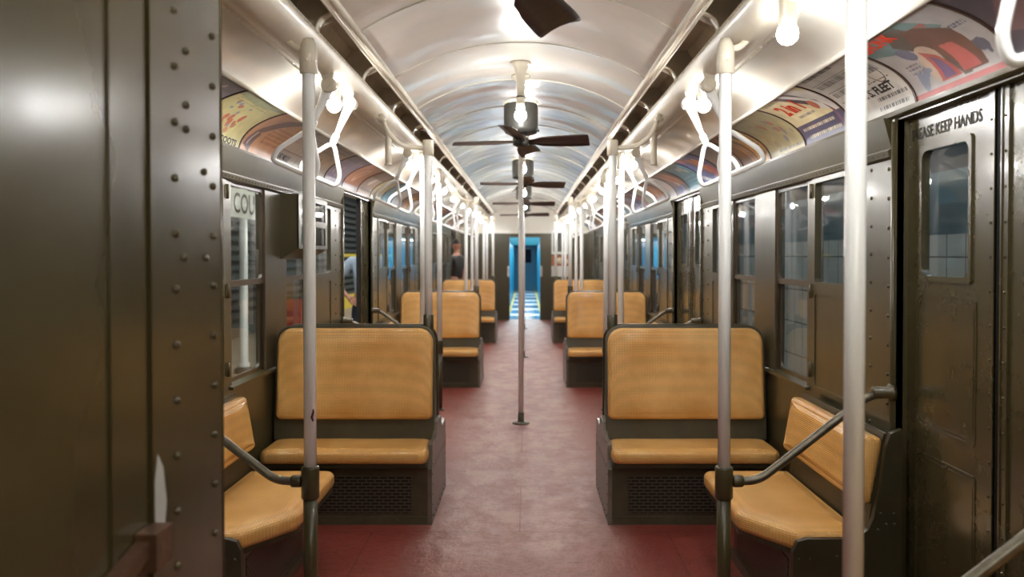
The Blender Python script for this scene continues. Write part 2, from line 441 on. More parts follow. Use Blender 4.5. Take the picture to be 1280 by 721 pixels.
    def build(self, name, material=None, parent=None, loc=None):
        me = bpy.data.meshes.new(name)
        me.from_pydata([tuple(p) for p in self.v], [], self.f)
        bm = bmesh.new(); bm.from_mesh(me)
        bmesh.ops.recalc_face_normals(bm, faces=bm.faces); bm.to_mesh(me); bm.free()
        me.polygons.foreach_set('use_smooth', self.sm)
        mats = material if isinstance(material, (list, tuple)) else [material]
        for m in mats:
            if m: me.materials.append(M[m] if isinstance(m, str) else m)
        if len(mats) > 1: me.polygons.foreach_set('material_index', self.mi)
        o = bpy.data.objects.new(name, me); COL.objects.link(o)
        if parent: o.parent = parent
        if loc: o.location = loc
        return o

def rounded(u0, u1, v0, v1, r=0.05, n=5, radii=None):
    rr = radii or (r, r, r, r); pts = []   # order: lower-left, lower-right, upper-right, upper-left
    for (cx, cy), st, q in (((u0 + rr[0], v0 + rr[0]), 180, rr[0]), ((u1 - rr[1], v0 + rr[1]), 270, rr[1]),
                            ((u1 - rr[2], v1 - rr[2]), 0, rr[2]), ((u0 + rr[3], v1 - rr[3]), 90, rr[3])):
        for k in range(n + 1):
            a = math.radians(st + 90 * k / n); pts.append((cx + q * math.cos(a), cy + q * math.sin(a)))
    return pts

def roundpath(pts, r, n=5, closed=False):
    pts = [Vector(p) for p in pts]; out = []; m = len(pts)
    for i, p in enumerate(pts):
        if not closed and i in (0, m - 1): out.append(p); continue
        a = (pts[i - 1] - p); b = (pts[(i + 1) % m] - p)
        q = min(r, a.length * 0.45, b.length * 0.45)
        A = p + a.normalized() * q; B = p + b.normalized() * q
        for k in range(n + 1):
            t = k / n; out.append(A * (1 - t) ** 2 + p * 2 * t * (1 - t) + B * t * t)
    return out

def empty(name, loc=(0, 0, 0)):
    o = bpy.data.objects.new(name, None); COL.objects.link(o); o.location = loc
    o.empty_display_size = 0.1
    return o
def tag(o, label, cat, group=None, kind=None):
    if label: o['label'] = label
    if cat: o['category'] = cat
    if group: o['group'] = group
    if kind: o['kind'] = kind
    return o
def structure(o): o['kind'] = 'structure'; return o
def kids(o): return [c for c in bpy.data.objects if c.parent == o]
TREE = {}
def copy_tree(src, loc, label, scale=None):
    c = src.copy(); COL.objects.link(c); c.location = loc; c['label'] = label
    if scale: c.scale = scale
    if src.name not in TREE: TREE[src.name] = [(a, [b for b in kids(a)]) for a in kids(src)]
    for a, bs in TREE[src.name]:
        a2 = a.copy(); COL.objects.link(a2); a2.parent = c
        for b in bs:
            b2 = b.copy(); COL.objects.link(b2); b2.parent = a2
    return c

def text_geo(s, size, bold=0.0):
    cu = bpy.data.curves.new('lettering', 'FONT'); cu.body = s; cu.size = size; cu.offset = bold
    cu.resolution_u = 3
    o = bpy.data.objects.new('lettering', cu); COL.objects.link(o)
    dg = bpy.context.evaluated_depsgraph_get()
    me = bpy.data.meshes.new_from_object(o.evaluated_get(dg))
    vs = [tuple(v.co) for v in me.vertices]; fs = [tuple(p.vertices) for p in me.polygons]
    bpy.data.objects.remove(o); bpy.data.curves.remove(cu); bpy.data.meshes.remove(me)
    return vs, fs

# ---------------------------------------------------------------- dimensions
W = 1.42                     # inner wall face
PITCH = 4.94
DOORC = [2.65 + PITCH * k for k in range(4)]
HALF = 0.64
MODC = [5.12 + PITCH * k for k in range(3)]
Y0, Y1 = -0.6, 19.8
CAB_Y = 2.04
SIDES = (('left', -1), ('right', 1))
ORD = ['first', 'second', 'third', 'fourth']
def y_start(s): return CAB_Y if s < 0 else Y0

# ---------------------------------------------------------------- floor
structure(MB().box(-1.50, 1.50, Y0, Y1 + 0.25, -0.12, 0.0).build('floor', 'floor'))

# ---------------------------------------------------------------- ceiling (arched centre sheet with shallow ribs)
def ceil_z(x): return 2.60 - 0.20 * (abs(x) / 0.69) ** 2.2
prof = [(-0.69 + 1.38 * i / 28, ceil_z(-0.69 + 1.38 * i / 28)) for i in range(29)]
mb = MB(); mb.sheet(prof, Y0, Y1, 40)
mb.sheet([(x, z + 0.03) for x, z in prof], Y0, Y1, 1)
for k in range(-4, 18):
    y = 3.80 + 0.988 * k
    if Y0 < y < Y1 - 0.1:
        p = [(x, z - 0.006) for x, z in prof]
        mb.sheet(p, y - 0.028, y + 0.028, 1)
        for yy, q in ((y - 0.028, 1), (y + 0.028, 1)):
            n = len(prof); vs = [(x, yy, z) for x, z in prof] + [(x, yy, z - 0.006) for x, z in prof]
            mb.add(vs, [(i, i + 1, n + i + 1, n + i) for i in range(n - 1)])
structure(mb.build('ceiling', 'cream'))

# ---------------------------------------------------------------- cornice: vent slot, beam, cove
tn = 0
AD_PROF = [(1.425, 1.985), (1.412, 2.03), (1.385, 2.07), (1.34, 2.108), (1.28, 2.14), (1.215, 2.163), (1.165, 2.175)]
for side, s in SIDES:
    ya = y_start(s)
    # duct above the slot
    mb = MB()
    mb.sheet([(s * x, z) for x, z in [(0.69, 2.43), (0.70, 2.50), (0.86, 2.50), (0.90, 2.44), (0.86, 2.33)]], ya, Y1, 1, False)
    k = -4
    for k in range(-4, 18):
        y = 3.50 + 0.988 * k
        if ya < y < Y1:
            mb.prism([(s * 0.715, 2.405), (s * 0.80, 2.365), (s * 0.885, 2.365), (s * 0.885, 2.50), (s * 0.715, 2.50)], 'y', y + 0.05, y + 0.062)
            for i in range(14):
                mb.rivet((s * (0.872), y + 0.12 + i * 0.058, 2.40), (-s, 0, 0), 0.006)
    tn += 1; structure(mb.build('trim_%d' % tn, 'slot_brown'))
    # mouldings along both edges of the slot, beam and strip
    mb = MB()
    mb.prism([(s * 0.672, 2.395), (s * 0.672, 2.412), (s * 0.712, 2.412), (s * 0.716, 2.385), (s * 0.70, 2.385)], 'y', ya, Y1)
    mb.tube([(s * 0.680, ya, 2.392), (s * 0.680, Y1, 2.392)], 0.009, 8)
    mb.tube([(s * 0.712, ya, 2.384), (s * 0.712, Y1, 2.384)], 0.006, 8)
    lip = [(0.792, 2.340), (0.786, 2.336), (0.786, 2.314), (0.794, 2.300), (0.803, 2.283), (0.815, 2.269), (0.832, 2.257), (0.855, 2.249), (0.88, 2.247),
           (0.905, 2.251), (0.925, 2.259), (0.936, 2.266), (0.940, 2.262), (0.962, 2.262), (0.964, 2.275), (0.962, 2.33), (0.86, 2.350), (0.796, 2.345)]
    mb.sheet([(s * x, z) for x, z in lip], ya, Y1, 1, True, True)
    y = ya + 0.03
    while y < Y1:
        mb.rivet((s * 0.785, y, 2.325), (-s, 0, 0.1), 0.0042)
        mb.rivet((s * 0.951, y, 2.262), (0, 0, -1), 0.0042)
        y += 0.052
    tn += 1; structure(mb.build('trim_%d' % tn, 'cream_beam'))
    # curved straps bridging the slot
    for k in range(-4, 18):
        y = 3.50 + 0.988 * k
        if ya < y < Y1:
            mb2 = MB()
            path = []
            for i in range(9):
                a = math.radians(90 * i / 8)
                path.append((0.705 + 0.085 * math.sin(a) , 2.338 + 0.070 * math.cos(a)))
            vs = []
            for (x, z) in path:
                for dy in (-0.028, 0.028):
                    vs.append((s * x, y + dy, z))
            for (x, z) in path:
                for dy in (-0.028, 0.028):
                    vs.append((s * (x + 0.004), y + dy, z + 0.005))
            n = len(path); fs = []
            for i in range(n - 1):
                a = 2 * i; fs += [(a, a + 1, a + 3, a + 2), (2 * n + a, 2 * n + a + 2, 2 * n + a + 3, 2 * n + a + 1),
                                  (a, a + 2, 2 * n + a + 2, 2 * n + a), (a + 1, 2 * n + a + 1, 2 * n + a + 3, a + 3)]
            mb2.add(vs, fs, True)
            tn += 1; structure(mb2.build('trim_%d' % tn, 'cream_part'))
    # cove from the strip to the top of the cards, and card backing
    cove = [(0.96, 2.275), (1.00, 2.268), (1.06, 2.250), (1.12, 2.222), (1.16, 2.192), (1.172, 2.182)]
    mb = MB(); mb.sheet([(s * x, z) for x, z in cove], ya, Y1, 12)
    mb.sheet([(s * (x + 0.01), z + 0.02) for x, z in cove], ya, Y1, 1)
    mb.sheet([(s * (x + 0.012), z + 0.014) for x, z in AD_PROF], ya, Y1, 1)
    mb.tube([(s * 1.168, ya, 2.174), (s * 1.168, Y1, 2.174)], 0.009, 8)
    tn += 1; structure(mb.build('trim_%d' % tn, 'cream'))
    # rail under the cards
    mb = MB()
    mb.prism([(s * 1.395, 1.968), (s * 1.402, 1.988), (s * 1.412, 1.992), (s * 1.46, 1.992), (s * 1.46, 1.965), (s * 1.41, 1.962)], 'y', ya, Y1)
    tn += 1; structure(mb.build('trim_%d' % tn, 'olive'))

# ---------------------------------------------------------------- side walls
def wall_segments(s):
    """list of (y0,y1) wall runs between the doorways"""
    e = [y_start(s)]
    for c in DOORC:
        if c - HALF > e[0] + 0.02 or True:
            e += [c - HALF, c + HALF]
    e.append(Y1)
    return [(e[i], e[i + 1]) for i in range(0, len(e), 2) if e[i + 1] - e[i] > 0.05]

for side, s in SIDES:
    mb = MB()
    X0, X1 = W, W + 0.025
    def bx(y0, y1, z0, z1, x0=X0, x1=X1): mb.box(s * x0, s * x1, y0, y1, z0, z1)
    for c in MODC:
        bx(c - 1.83, c + 1.83, 0, 0.80)
        bx(c - 1.83, c + 1.83, 1.82, 1.99)
        for q in (-1, 1):
            bx(c + q * 1.44, c + q * 1.83, 0.80, 1.82)             # riveted post
            bx(c + q * 0.80, c + q * 0.87, 0.80, 1.82, W, W + 0.05)  # mullion
            for zz in np.arange(0.10, 1.80, 0.112):
                for t in (1.585, 1.755): mb.rivet((s * W, c + q * t, zz + (0.0 if t > 1.6 else 0.012)), (-s, 0, 0), 0.0085)
            # jamb return and post bead
            bx(c + q * 1.805, c + q * 1.83, 0, 1.96, W - 0.012, W + 0.075)
            mb.tube([(s * (W - 0.006), c + q * 1.818, 0.0), (s * (W - 0.006), c + q * 1.818, 1.95)], 0.013, 8)
        bx(c - 0.20, c + 0.20, 0.80, 1.82, W, W + 0.06)             # pillar between the windows
        # sill
        mb.prism([(s * (W - 0.022), 0.792), (s * (W - 0.022), 0.806), (s * (W + 0.055), 0.820), (s * (W + 0.055), 0.792)], 'y', c - 0.83, c + 0.83)
        # belt moulding with rivets and sloped letterboard
        mb.prism([(s * (W - 0.020), 1.822), (s * (W - 0.026), 1.845), (s * (W - 0.004), 1.858), (s * W, 1.815)], 'y', c - 1.80, c + 1.80)
        mb.prism([(s * (W - 0.002), 1.856), (s * (W - 0.034), 1.97), (s * W, 1.97)], 'y', c - 1.78, c + 1.78)
        y = c - 1.76
        while y < c + 1.76:
            mb.rivet((s * (W - 0.023), y, 1.834), (-s, 0, 0), 0.004); y += 0.052
        # door header above jambs
    for c in DOORC:
        if c - HALF < y_start(s) - 0.1: continue
        bx(c - HALF, c + HALF, 1.955, 1.99, W, W + 0.08)
    # end sections
    def plain(y0, y1):
        bx(y0, y1, 0, 1.99)
    if s > 0: plain(Y0, DOORC[0] - HALF)
    plain(DOORC[3] + HALF, Y1)
    structure(mb.build('wall_' + side, 'olive'))

# windows
wn = 0
def add_window(s, y0, y1, kind):
    global wn; wn += 1
    P = lambda u, v, d: (s * d, u, v)
    if kind == 'sash':
        mb = MB()
        mb.ring(P, (y0, y1, 1.295, 1.822), (y0 + 0.035, y1 - 0.035, 1.325, 1.800), 0.03, W + 0.012, W + 0.030)
        mb.ring(P, (y0, y1, 0.800, 1.325), (y0 + 0.035, y1 - 0.035, 0.835, 1.300), 0.03, W + 0.028, W + 0.046)
        mb.box(s * W, s * (W + 0.012), y0, y0 + 0.016, 0.80, 1.82).box(s * W, s * (W + 0.012), y1 - 0.016, y1, 0.80, 1.82)
        o = structure(mb.build('window_%d' % wn, 'brown_trim'))
        MB().box(s * (W + 0.018), s * (W + 0.023), y0 + 0.02, y1 - 0.02, 1.31, 1.81).build('pane', 'glass', o)
        MB().box(s * (W + 0.034), s * (W + 0.039), y0 + 0.02, y1 - 0.02, 0.82, 1.31).build('pane', 'glass', o)
    else:
        mb = MB()
        mb.ring(P, (y0, y1, 1.285, 1.822), (y0 + 0.045, y1 - 0.045, 1.325, 1.795), 0.02, W - 0.008, W + 0.025)
        mb.box(s * (W - 0.002), s * (W + 0.02), y0, y1, 0.80, 1.285)
        mb.ring(P, (y0, y1, 0.80, 1.285), (y0 + 0.045, y1 - 0.045, 0.83, 1.265), 0.02, W - 0.007, W)
        o = structure(mb.build('window_%d' % wn, 'olive'))
        MB().box(s * (W + 0.008), s * (W + 0.013), y0 + 0.03, y1 - 0.03, 1.31, 1.81).build('pane', 'glass', o)
        hy = y1 if kind == 'hinge_far' else y0
        for hz in (0.90, 1.28, 1.76):
            h = MB(); h.tube([(s * (W - 0.012), hy, hz - 0.035), (s * (W - 0.012), hy, hz + 0.035)], 0.009, 8)
            h.box(s * (W - 0.011), s * (W - 0.006), hy - 0.025, hy + 0.025, hz - 0.03, hz + 0.03)
            h.build('hinge', 'olive', o)
for side, s in SIDES:
    for c in MODC:
        add_window(s, c - 1.44, c - 0.87, 'hinge_far')
        add_window(s, c - 0.80, c - 0.20, 'sash')
        add_window(s, c + 0.20, c + 0.80, 'sash')
        add_window(s, c + 0.87, c + 1.44, 'hinge_near')

# doors: each leaf is its own
dn = 0
def add_leaf(s, yc, direction, lettered=False):
    """yc: y of the leading edge; direction +1 the leaf extends towards larger y"""
    global dn; dn += 1
    xa, xb = W + 0.042, W + 0.066
    Y = lambda t: yc + direction * t
    P = lambda u, v, d: (s * d, Y(u), v)
    mb = MB()
    mb.ring(P, (0.012, 0.645, 1.34, 1.955), (0.175, 0.515, 1.375, 1.825), 0.035, xa, xb)
    mb.box(s * xa, s * xb, Y(0.012), Y(0.645), 0.015, 1.34)
    mb.ring(P, (0.16, 0.53, 1.358, 1.842), (0.178, 0.512, 1.378, 1.822), 0.034, xa - 0.007, xa)
    for v0, v1 in ((0.84, 1.315), (0.12, 0.745)):
        mb.ring(P, (0.130, 0.560, v0, v1), (0.137, 0.553, v0 + 0.007, v1 - 0.007), 0.05, xa - 0.0035, xa)
        mb.ring(P, (0.146, 0.544, v0 + 0.016, v1 - 0.016), (0.150, 0.540, v0 + 0.02, v1 - 0.02), 0.04, xa - 0.002, xa)
    mb.box(s * (xa - 0.008), s * xa, Y(0.012), Y(0.050), 0.015, 1.955)
    mb.box(s * (xa - 0.012), s * xa, Y(0.012), Y(0.020), 0.015, 1.955)
    for z in np.arange(0.08, 1.95, 0.105): mb.rivet((s * (xa - 0.008), Y(0.035), z), (-s, 0, 0), 0.005)
    o = structure(mb.build('door_%d' % dn, 'olive_door'))
    MB().box(s * (xa + 0.008), s * (xa + 0.013), Y(0.16), Y(0.53), 1.36, 1.84).build('pane', 'glass', o)
    MB().box(s * (xa - 0.004), s * (xb + 0.004), Y(-0.008), Y(0.012), 0.015, 1.955).build('rubber_edge', 'black', o)
    if lettered:
        vs, fs = text_geo('PLEASE KEEP HANDS', 0.057, 0.0012)
        w = max(v[0] for v in vs); k = 0.50 / w
        # reads from far to near on the right wall
        t0 = 0.605
        mb = MB()
        vv = [(s * (xa - 0.0015), Y(t0 - v[0] * k), 1.872 + v[1]) for v in vs]
        mb.add(vv, fs); mb.build('lettering', 'faint_ink', o)
    return o
for side, s in SIDES:
    for k, c in enumerate(DOORC):
        if s < 0:
            if k == 0: continue
            add_leaf(s, c + 0.30, 1)                       # doors stand open on the platform side
            MB()
        else:
            add_leaf(s, c + 0.005, 1, k == 0)
            add_leaf(s, c - 0.005, -1, False)
# threshold strips
for side, s in SIDES:
    mb = MB()
    for c in DOORC:
        mb.box(s * 1.40, s * 1.50, c - HALF, c + HALF, 0.001, 0.012)
    tn += 1; structure(mb.build('trim_%d' % tn, 'steel'))

# ---------------------------------------------------------------- motorman's cab wall on the near left
mb = MB(); cx = -0.67
mb.box(cx - 0.03, cx, 1.655, CAB_Y, 0, 2.42)                       # riveted post
mb.box(cx - 0.03, cx, Y0, 0.55, 0, 2.42)
mb.box(cx - 0.03, cx, 0.55, 1.655, 2.15, 2.42)
mb.tube([(cx - 0.008, CAB_Y - 0.004, 0), (cx - 0.008, CAB_Y - 0.004, 2.42)], 0.011, 8)
mb.box(-W, cx - 0.03, CAB_Y - 0.03, CAB_Y, 0, 2.36)                 # rear wall of the cab
for z in np.arange(1.382 - 0.112 * 10, 2.4, 0.112):
    mb.rivet((cx, 1.77, z), (1, 0, 0), 0.0088)
    mb.rivet((cx, 1.983, z), (1, 0, 0), 0.0088)
for px, py in ((234, 65), (234, 132), (234, 162), (256, 215), (230, 322), (258, 322)):
    d = 0.705 * 1100 / (658 - px); mb.rivet((cx, d, 1.45 - (py - 319.5) * d / 1100), (1, 0, 0), 0.0088)
structure(mb.build('wall_cab', 'cab_door'))
mb = MB()
P = lambda u, v, d: (d, u, v)
mb.ring(P, (0.56, 1.645, 0.02, 2.14), (0.72, 1.50, 0.30, 2.0), 0.06, cx - 0.028, cx - 0.006)
mb.ring(P, (0.70, 1.52, 0.28, 2.02), (0.72, 1.50, 0.30, 2.0), 0.06, cx - 0.006, cx - 0.004)
mb.box(cx - 0.022, cx - 0.009, 0.70, 1.52, 0.28, 2.02)
dn += 1; cab_door = structure(mb.build('door_%d' % dn, 'cab_door'))
h = MB(); h.prism([(1.30, 0.84), (1.60, 0.905), (1.60, 0.935), (1.30, 0.875)], 'x', cx - 0.004, cx + 0.022)
h.box(cx - 0.004, cx + 0.035, 1.585, 1.66, 0.875, 0.945); h.tube([(cx - 0.004, 1.54, 0.855), (cx + 0.045, 1.54, 0.855)], 0.02, 12)
h.build('door_latch', 'rust', cab_door)
h = MB(); h.prism([(1.662, 0.86), (1.70, 0.90), (1.715, 0.97), (1.70, 1.04), (1.676, 1.07), (1.662, 1.02)], 'x', cx - 0.001, cx + 0.0008)
tn += 1; structure(h.build('trim_%d' % tn, 'chip'))

# ---------------------------------------------------------------- bulkheads
mb = MB()
mb.box(-1.50, -0.34, Y1, Y1 + 0.05, 0, 1.95).box(0.34, 1.50, Y1, Y1 + 0.05, 0, 1.95).box(-0.34, 0.34, Y1, Y1 + 0.05, 1.87, 1.95)
for s in (-1, 1):
    mb.box(s * 0.34, s * 0.40, Y1 - 0.04, Y1, 0, 1.95)
    mb.box(s * 0.62, s * 0.66, Y1 - 0.02, Y1, 0, 1.95)
structure(mb.build('wall_far', 'olive'))
structure(MB().box(-1.50, 1.50, Y1, Y1 + 0.05, 1.95, 2.70).build('wall_far_upper', 'cream'))
structure(MB().box(-1.50, 1.50, Y0 - 0.05, Y0, 0, 2.70).build('wall_near', 'olive'))
for s in (-1, 1):
    hd = MB(); hd.box(s * 0.345, s * 0.395, Y1 - 0.055, Y1 - 0.04, 0.98, 1.22)
    tag(hd.build('handhold_plate', 'steel'), 'worn metal plate %s of the end doorway into the blue car' % ('left' if s < 0 else 'right'), 'plate', 'metal plates beside the end doorway')

# ---------------------------------------------------------------- next car seen through the end doorway
structure(MB().box(-1.3, 1.3, Y1 + 0.26, 37.5, -0.08, 0.0).build('floor_next_car', 'blue_floor'))
mb = MB()
mb.box(-0.52, -0.46, Y1 + 0.4, 37.4, 0, 2.1).box(0.46, 0.52, Y1 + 0.4, 37.4, 0, 2.1).box(-0.5, 0.5, 37.35, 37.4, 0, 2.1)
structure(mb.build('wall_next_car', 'blue_wall'))
structure(MB().box(-0.5, 0.5, Y1 + 0.4, 37.4, 1.87, 1.90).build('ceiling_next_car', 'mint'))
mb = MB().box(-0.02, 0.24, 37.30, 37.35, 1.15, 1.72); dn += 1; structure(mb.build('door_%d' % dn, 'navy'))
for s in (-1, 1):
    tn += 1; structure(MB().box(s * 0.37, s * 0.43, Y1 + 0.4, 37.3, 0.0, 0.004).build('trim_%d' % tn, 'yellow'))
mb = MB()
for k in range(7):
    mb.box(-0.36, 0.36, 21.2 + 2.3 * k, 21.9 + 2.3 * k, 0.0, 0.003)
tn += 1; structure(mb.build('trim_%d' % tn, 'paper'))

# ---------------------------------------------------------------- outside: platform left, track wall right
structure(MB().box(-5.4, -1.56, -1, 34, -0.15, -0.02).build('floor_platform', 'platform'))
mb = MB()
for k in range(16):
    z = 0.32 + k * 0.17
    mb.prism([(-5.12, z), (-5.0, z + 0.03), (-5.0, z + 0.11), (-5.12, z + 0.15)], 'y', -1, 34)
mb.box(-5.3, -5.12, -1, 34, -0.1, 3.4)
structure(mb.build('wall_platform', 'grey_slat'))
structure(MB().box(-5.3, -1.6, -1, 34, 3.45, 3.55).build('ceiling_platform', 'tunnel'))
mb = MB().box(-4.99, -4.96, 22.5, 34, -0.02, 0.36).box(-4.99, -4.94, 22.5, 34, 1.42, 1.50)
tn += 1; structure(mb.build('trim_%d' % tn, 'yellow'))
structure(MB().box(3.0, 3.2, -1, 34, -1.0, 1.60).build('wall_track_tiled', 'tile'))
structure(MB().box(3.0, 3.2, -1, 34, 1.60, 2.05).build('wall_track_band', 'teal'))
structure(MB().box(3.0, 3.2, -1, 34, 2.05, 3.2).box(1.6, 3.2, -1, 34, 3.2, 3.3).box(1.6, 3.2, -1, 34, -1.1, -1.0).build('wall_track_upper', 'tunnel'))
# station name board hanging over the platform
t = empty('station_sign', (-3.0, 9.72, 2.0))
MB().box(-0.02, 0.02, -0.80, 0.80, -0.15, 0.15).build('sign_panel', 'paper', t)
for word, q0, q1 in (('COURT', -0.66, 0.44), ('ST', 0.50, 0.74)):
    vs, fs = text_geo(word, 0.30, 0.004)
    w = max(v[0] for v in vs); mb = MB()
    mb.add([(0.0215, q0 + v[0] * (q1 - q0) / w, -0.10 + v[1]) for v in vs], fs); mb.build('lettering', 'ink', t)
for q in (-0.6, 0.6): MB().tube([(0, q, 0.15), (0, q, 1.46)], 0.012, 8).build('hanger_rod', 'ink', t)
tag(t, 'white station name sign with black letters hanging outside the left window', 'sign')
# white platform column
t = empty('platform_column', (-3.5, 11.0, -0.02))
MB().lathe([(0.07, 0), (0.07, 0.12), (0.05, 0.14), (0.05, 3.47)], (0, 0, 0), 20).build('shaft', 'white', t)
MB().lathe([(0.12, 0), (0.12, 0.05), (0.08, 0.08)], (0, 0, 0), 20).build('base_plate', 'grey_slat', t)
tag(t, 'slim white round platform column standing outside the left window', 'column')

t = empty('platform_bin', (-4.4, 16.7, -0.02))
m = MB(); m.prism([(-0.22, 0.05), (0.22, 0.05), (0.25, 0.66), (-0.25, 0.66)], 'x', -0.2, 0.2); m.build('bin_body', 'red_ink', t)
MB().box(0.20, 0.204, -0.08, 0.08, 0.10, 0.62).build('white_stripe', 'paper', t)
MB().box(-0.22, 0.22, -0.27, 0.27, 0.66, 0.71).build('bin_lid', 'grey_slat', t)
MB().box(-0.18, 0.18, -0.18, 0.18, 0.0, 0.05).build('bin_foot', 'grey_slat', t)
tag(t, 'red and white bin on the platform outside the left window under the sign box', 'bin')

# ---------------------------------------------------------------- seats
def transverse_unit():
    """back-to-back double bench on the right side; origin on the floor at the wall line centre"""
    t = empty('transverse_bench')
    x0, x1 = 0.485, 1.40
    xa = x0 - 0.0
    # base
    mb = MB(); mb.box(x0 + 0.012, 1.415, -0.395, 0.395, 0.0, 0.335)
    mb.box(x0 + 0.004, 1.415, -0.402, 0.402, 0.0, 0.045)
    for yy in (-1, 1):
        for i in range(9): mb.rivet((0.56 + i * 0.10, yy * 0.402, 0.025), (0, yy, 0), 0.006)
        mb.box(x0 + 0.01, 1.415, yy * 0.395, yy * 0.405, 0.30, 0.335)
    base = mb.build('base', 'seat_metal', t)
    for yy in (-1, 1):
        MB().box(0.585, 1.36, yy * 0.395, yy * 0.3985, 0.062, 0.262).build('grille', 'slots', base)
    # aisle side plate
    pr = [(-0.405, 0), (-0.405, 0.30), (-0.385, 0.345), (-0.375, 0.425), (-0.345, 0.44), (-0.20, 0.425), (-0.14, 0.44), (-0.11, 0.50),
          (0.11, 0.50), (0.14, 0.44), (0.20, 0.425), (0.345, 0.44), (0.375, 0.425), (0.385, 0.345), (0.405, 0.30), (0.405, 0)]
    mb = MB(); mb.prism(pr, 'x', x0 - 0.012, x0 + 0.012)
    for y in (-0.38, 0.38):
        for z in np.arange(0.05, 0.33, 0.055): mb.rivet((x0 - 0.012, y, z), (-1, 0, 0), 0.005)
    for y in np.arange(-0.33, 0.34, 0.06): mb.rivet((x0 - 0.012, y, 0.30), (-1, 0, 0), 0.005)
    for y in np.arange(-0.33, 0.34, 0.11): mb.rivet((x0 - 0.012, y, 0.03), (-1, 0, 0), 0.006)
    mb.build('side_panel', 'seat_side', t)
    for yy in (-1, 1):
        # cushion
        out = rounded(0.492, 1.385, 0.135, 0.490, radii=(0.07, 0.07, 0.055, 0.055))
        mb = MB(); mb.pad(out, lambda u, v, h: (u, yy * v, 0.348 + h), 0.068, 0.028, 0.008)
        cu = mb.build('cushion', 'rattan', t)
        mb = MB(); mb.pad(rounded(0.498, 1.38, 0.14, 0.475, r=0.04), lambda u, v, h: (u, yy * v, 0.322 + h), 0.030, 0.004, 0.0)
        mb.build('cushion_tray', 'olive_dark', cu)
        # reclined back shell and pad
        lean = Vector((0, -0.075 * yy, 0.645)).normalized(); nrm = Vector((0, yy * lean.z, 0.075 / 0.65))
        def PB(u, v, h, yy=yy, lean=lean, nrm=nrm):
            return (u, yy * 0.122 + lean.y * v + nrm.y * h, 0.40 + lean.z * v + nrm.z * h)
        mb = MB(); mb.pad(rounded(x0 + 0.002, 1.402, 0.0, 0.652, radii=(0.004, 0.004, 0.09, 0.09)), PB, 0.018, 0.006, 0.0)
        sh = mb.build('back_frame', 'seat_metal', t)
        mb = MB(); mb.pad(rounded(x0 + 0.014, 1.388, 0.118, 0.636, radii=(0.03, 0.03, 0.085, 0.085), n=6), lambda u, v, h: PB(u, v, h + 0.016), 0.036, 0.024, 0.008)
        mb.build('backrest', 'rattan', t)
    mb = MB(); mb.prism([(-0.118, 0.40), (0.118, 0.40), (0.045, 0.97), (-0.045, 0.97)], 'x', x0 + 0.012, 1.39)
    mb.build('back_core', 'seat_metal', t)
    return t

def wall_bench():
    """longitudinal bench against the right wall; door end at -y"""
    t = empty('wall_bench')
    pts = []
    def arc(cx, cy, r, a0, a1, n=5):
        for k in range(n + 1):
            a = math.radians(a0 + (a1 - a0) * k / n); pts.append((cx + r * math.cos(a), cy + r * math.sin(a)))
    # outline counter-clockwise in x, y
    arc(0.93, 0.90, 0.05, 90, 180)                  # far aisle corner
    arc(1.00, 0.28, 0.12, 180, 215)
    arc(1.07, 0.065, 0.065, 220, 270)
    pts += [(1.28, 0.0), (1.30, 0.02), (1.30, 0.93), (1.28, 0.95)]
    mb = MB(); mb.pad(pts, lambda u, v, h: (u, v, 0.350 + h), 0.070, 0.028, 0.010)
    cu = mb.build('cushion', 'rattan', t)
    c = (1.08, 0.5)
    mb = MB(); mb.pad([(c[0] + (p[0] - c[0]) * 0.97, c[1] + (p[1] - c[1]) * 0.98) for p in pts], lambda u, v, h: (u, v, 0.328 + h), 0.026, 0.004, 0)
    mb.build('cushion_tray', 'olive_dark', cu)
    # back
    def PB(u, v, h):
        lean = Vector((0.045, 0.25)).normalized(); n = Vector((-lean.y, lean.x))
        return (1.315 + lean.x * v + n.x * h, u, 0.52 + lean.y * v + n.y * h)
    mb = MB(); mb.pad(rounded(-0.01, 0.93, 0.0, 0.255, r=0.022, n=4), PB, 0.060, 0.022, 0.004)
    mb.build('backrest', 'rattan', t)
    mb = MB(); mb.prism([(1.302, 0.40), (1.318, 0.52), (1.360, 0.775), (1.364, 0.790), (1.376, 0.790), (1.418, 0.74), (1.418, 0.40)], 'y', -0.01, 0.95)
    mb.build('back_frame', 'olive_dark', t)
    # base with mesh front
    mb = MB(); mb.box(1.03, 1.415, -0.01, 0.92, 0.0, 0.34); mb.box(1.015, 1.415, -0.012, 0.925, 0.0, 0.05)
    b = mb.build('base', 'seat_metal', t)
    MB().box(1.0265, 1.03, 0.05, 0.86, 0.06, 0.30).build('grille', 'mesh', b)
    # end plate at the doorway
    pr = [(1.418, 0.0), (1.418, 0.812), (1.375, 0.795), (1.358, 0.746), (1.338, 0.60), (1.314, 0.482), (1.295, 0.440), (1.262, 0.414), (1.21, 0.405),
          (1.07, 0.405), (1.035, 0.395), (1.018, 0.36), (1.016, 0.0)]
    mb = MB(); mb.prism(pr, 'y', -0.045, -0.018)
    for p in ((1.04, 0.33), (1.08, 0.33), (1.18, 0.34), (1.33, 0.44), (1.36, 0.46), (1.34, 0.50), (1.39, 0.50), (1.39, 0.46), (1.05, 0.1), (1.05, 0.2)):
        mb.rivet((p[0], -0.045, p[1]), (0, -1, 0), 0.006)
    mb.build('end_panel', 'olive_dark', t)
    return t

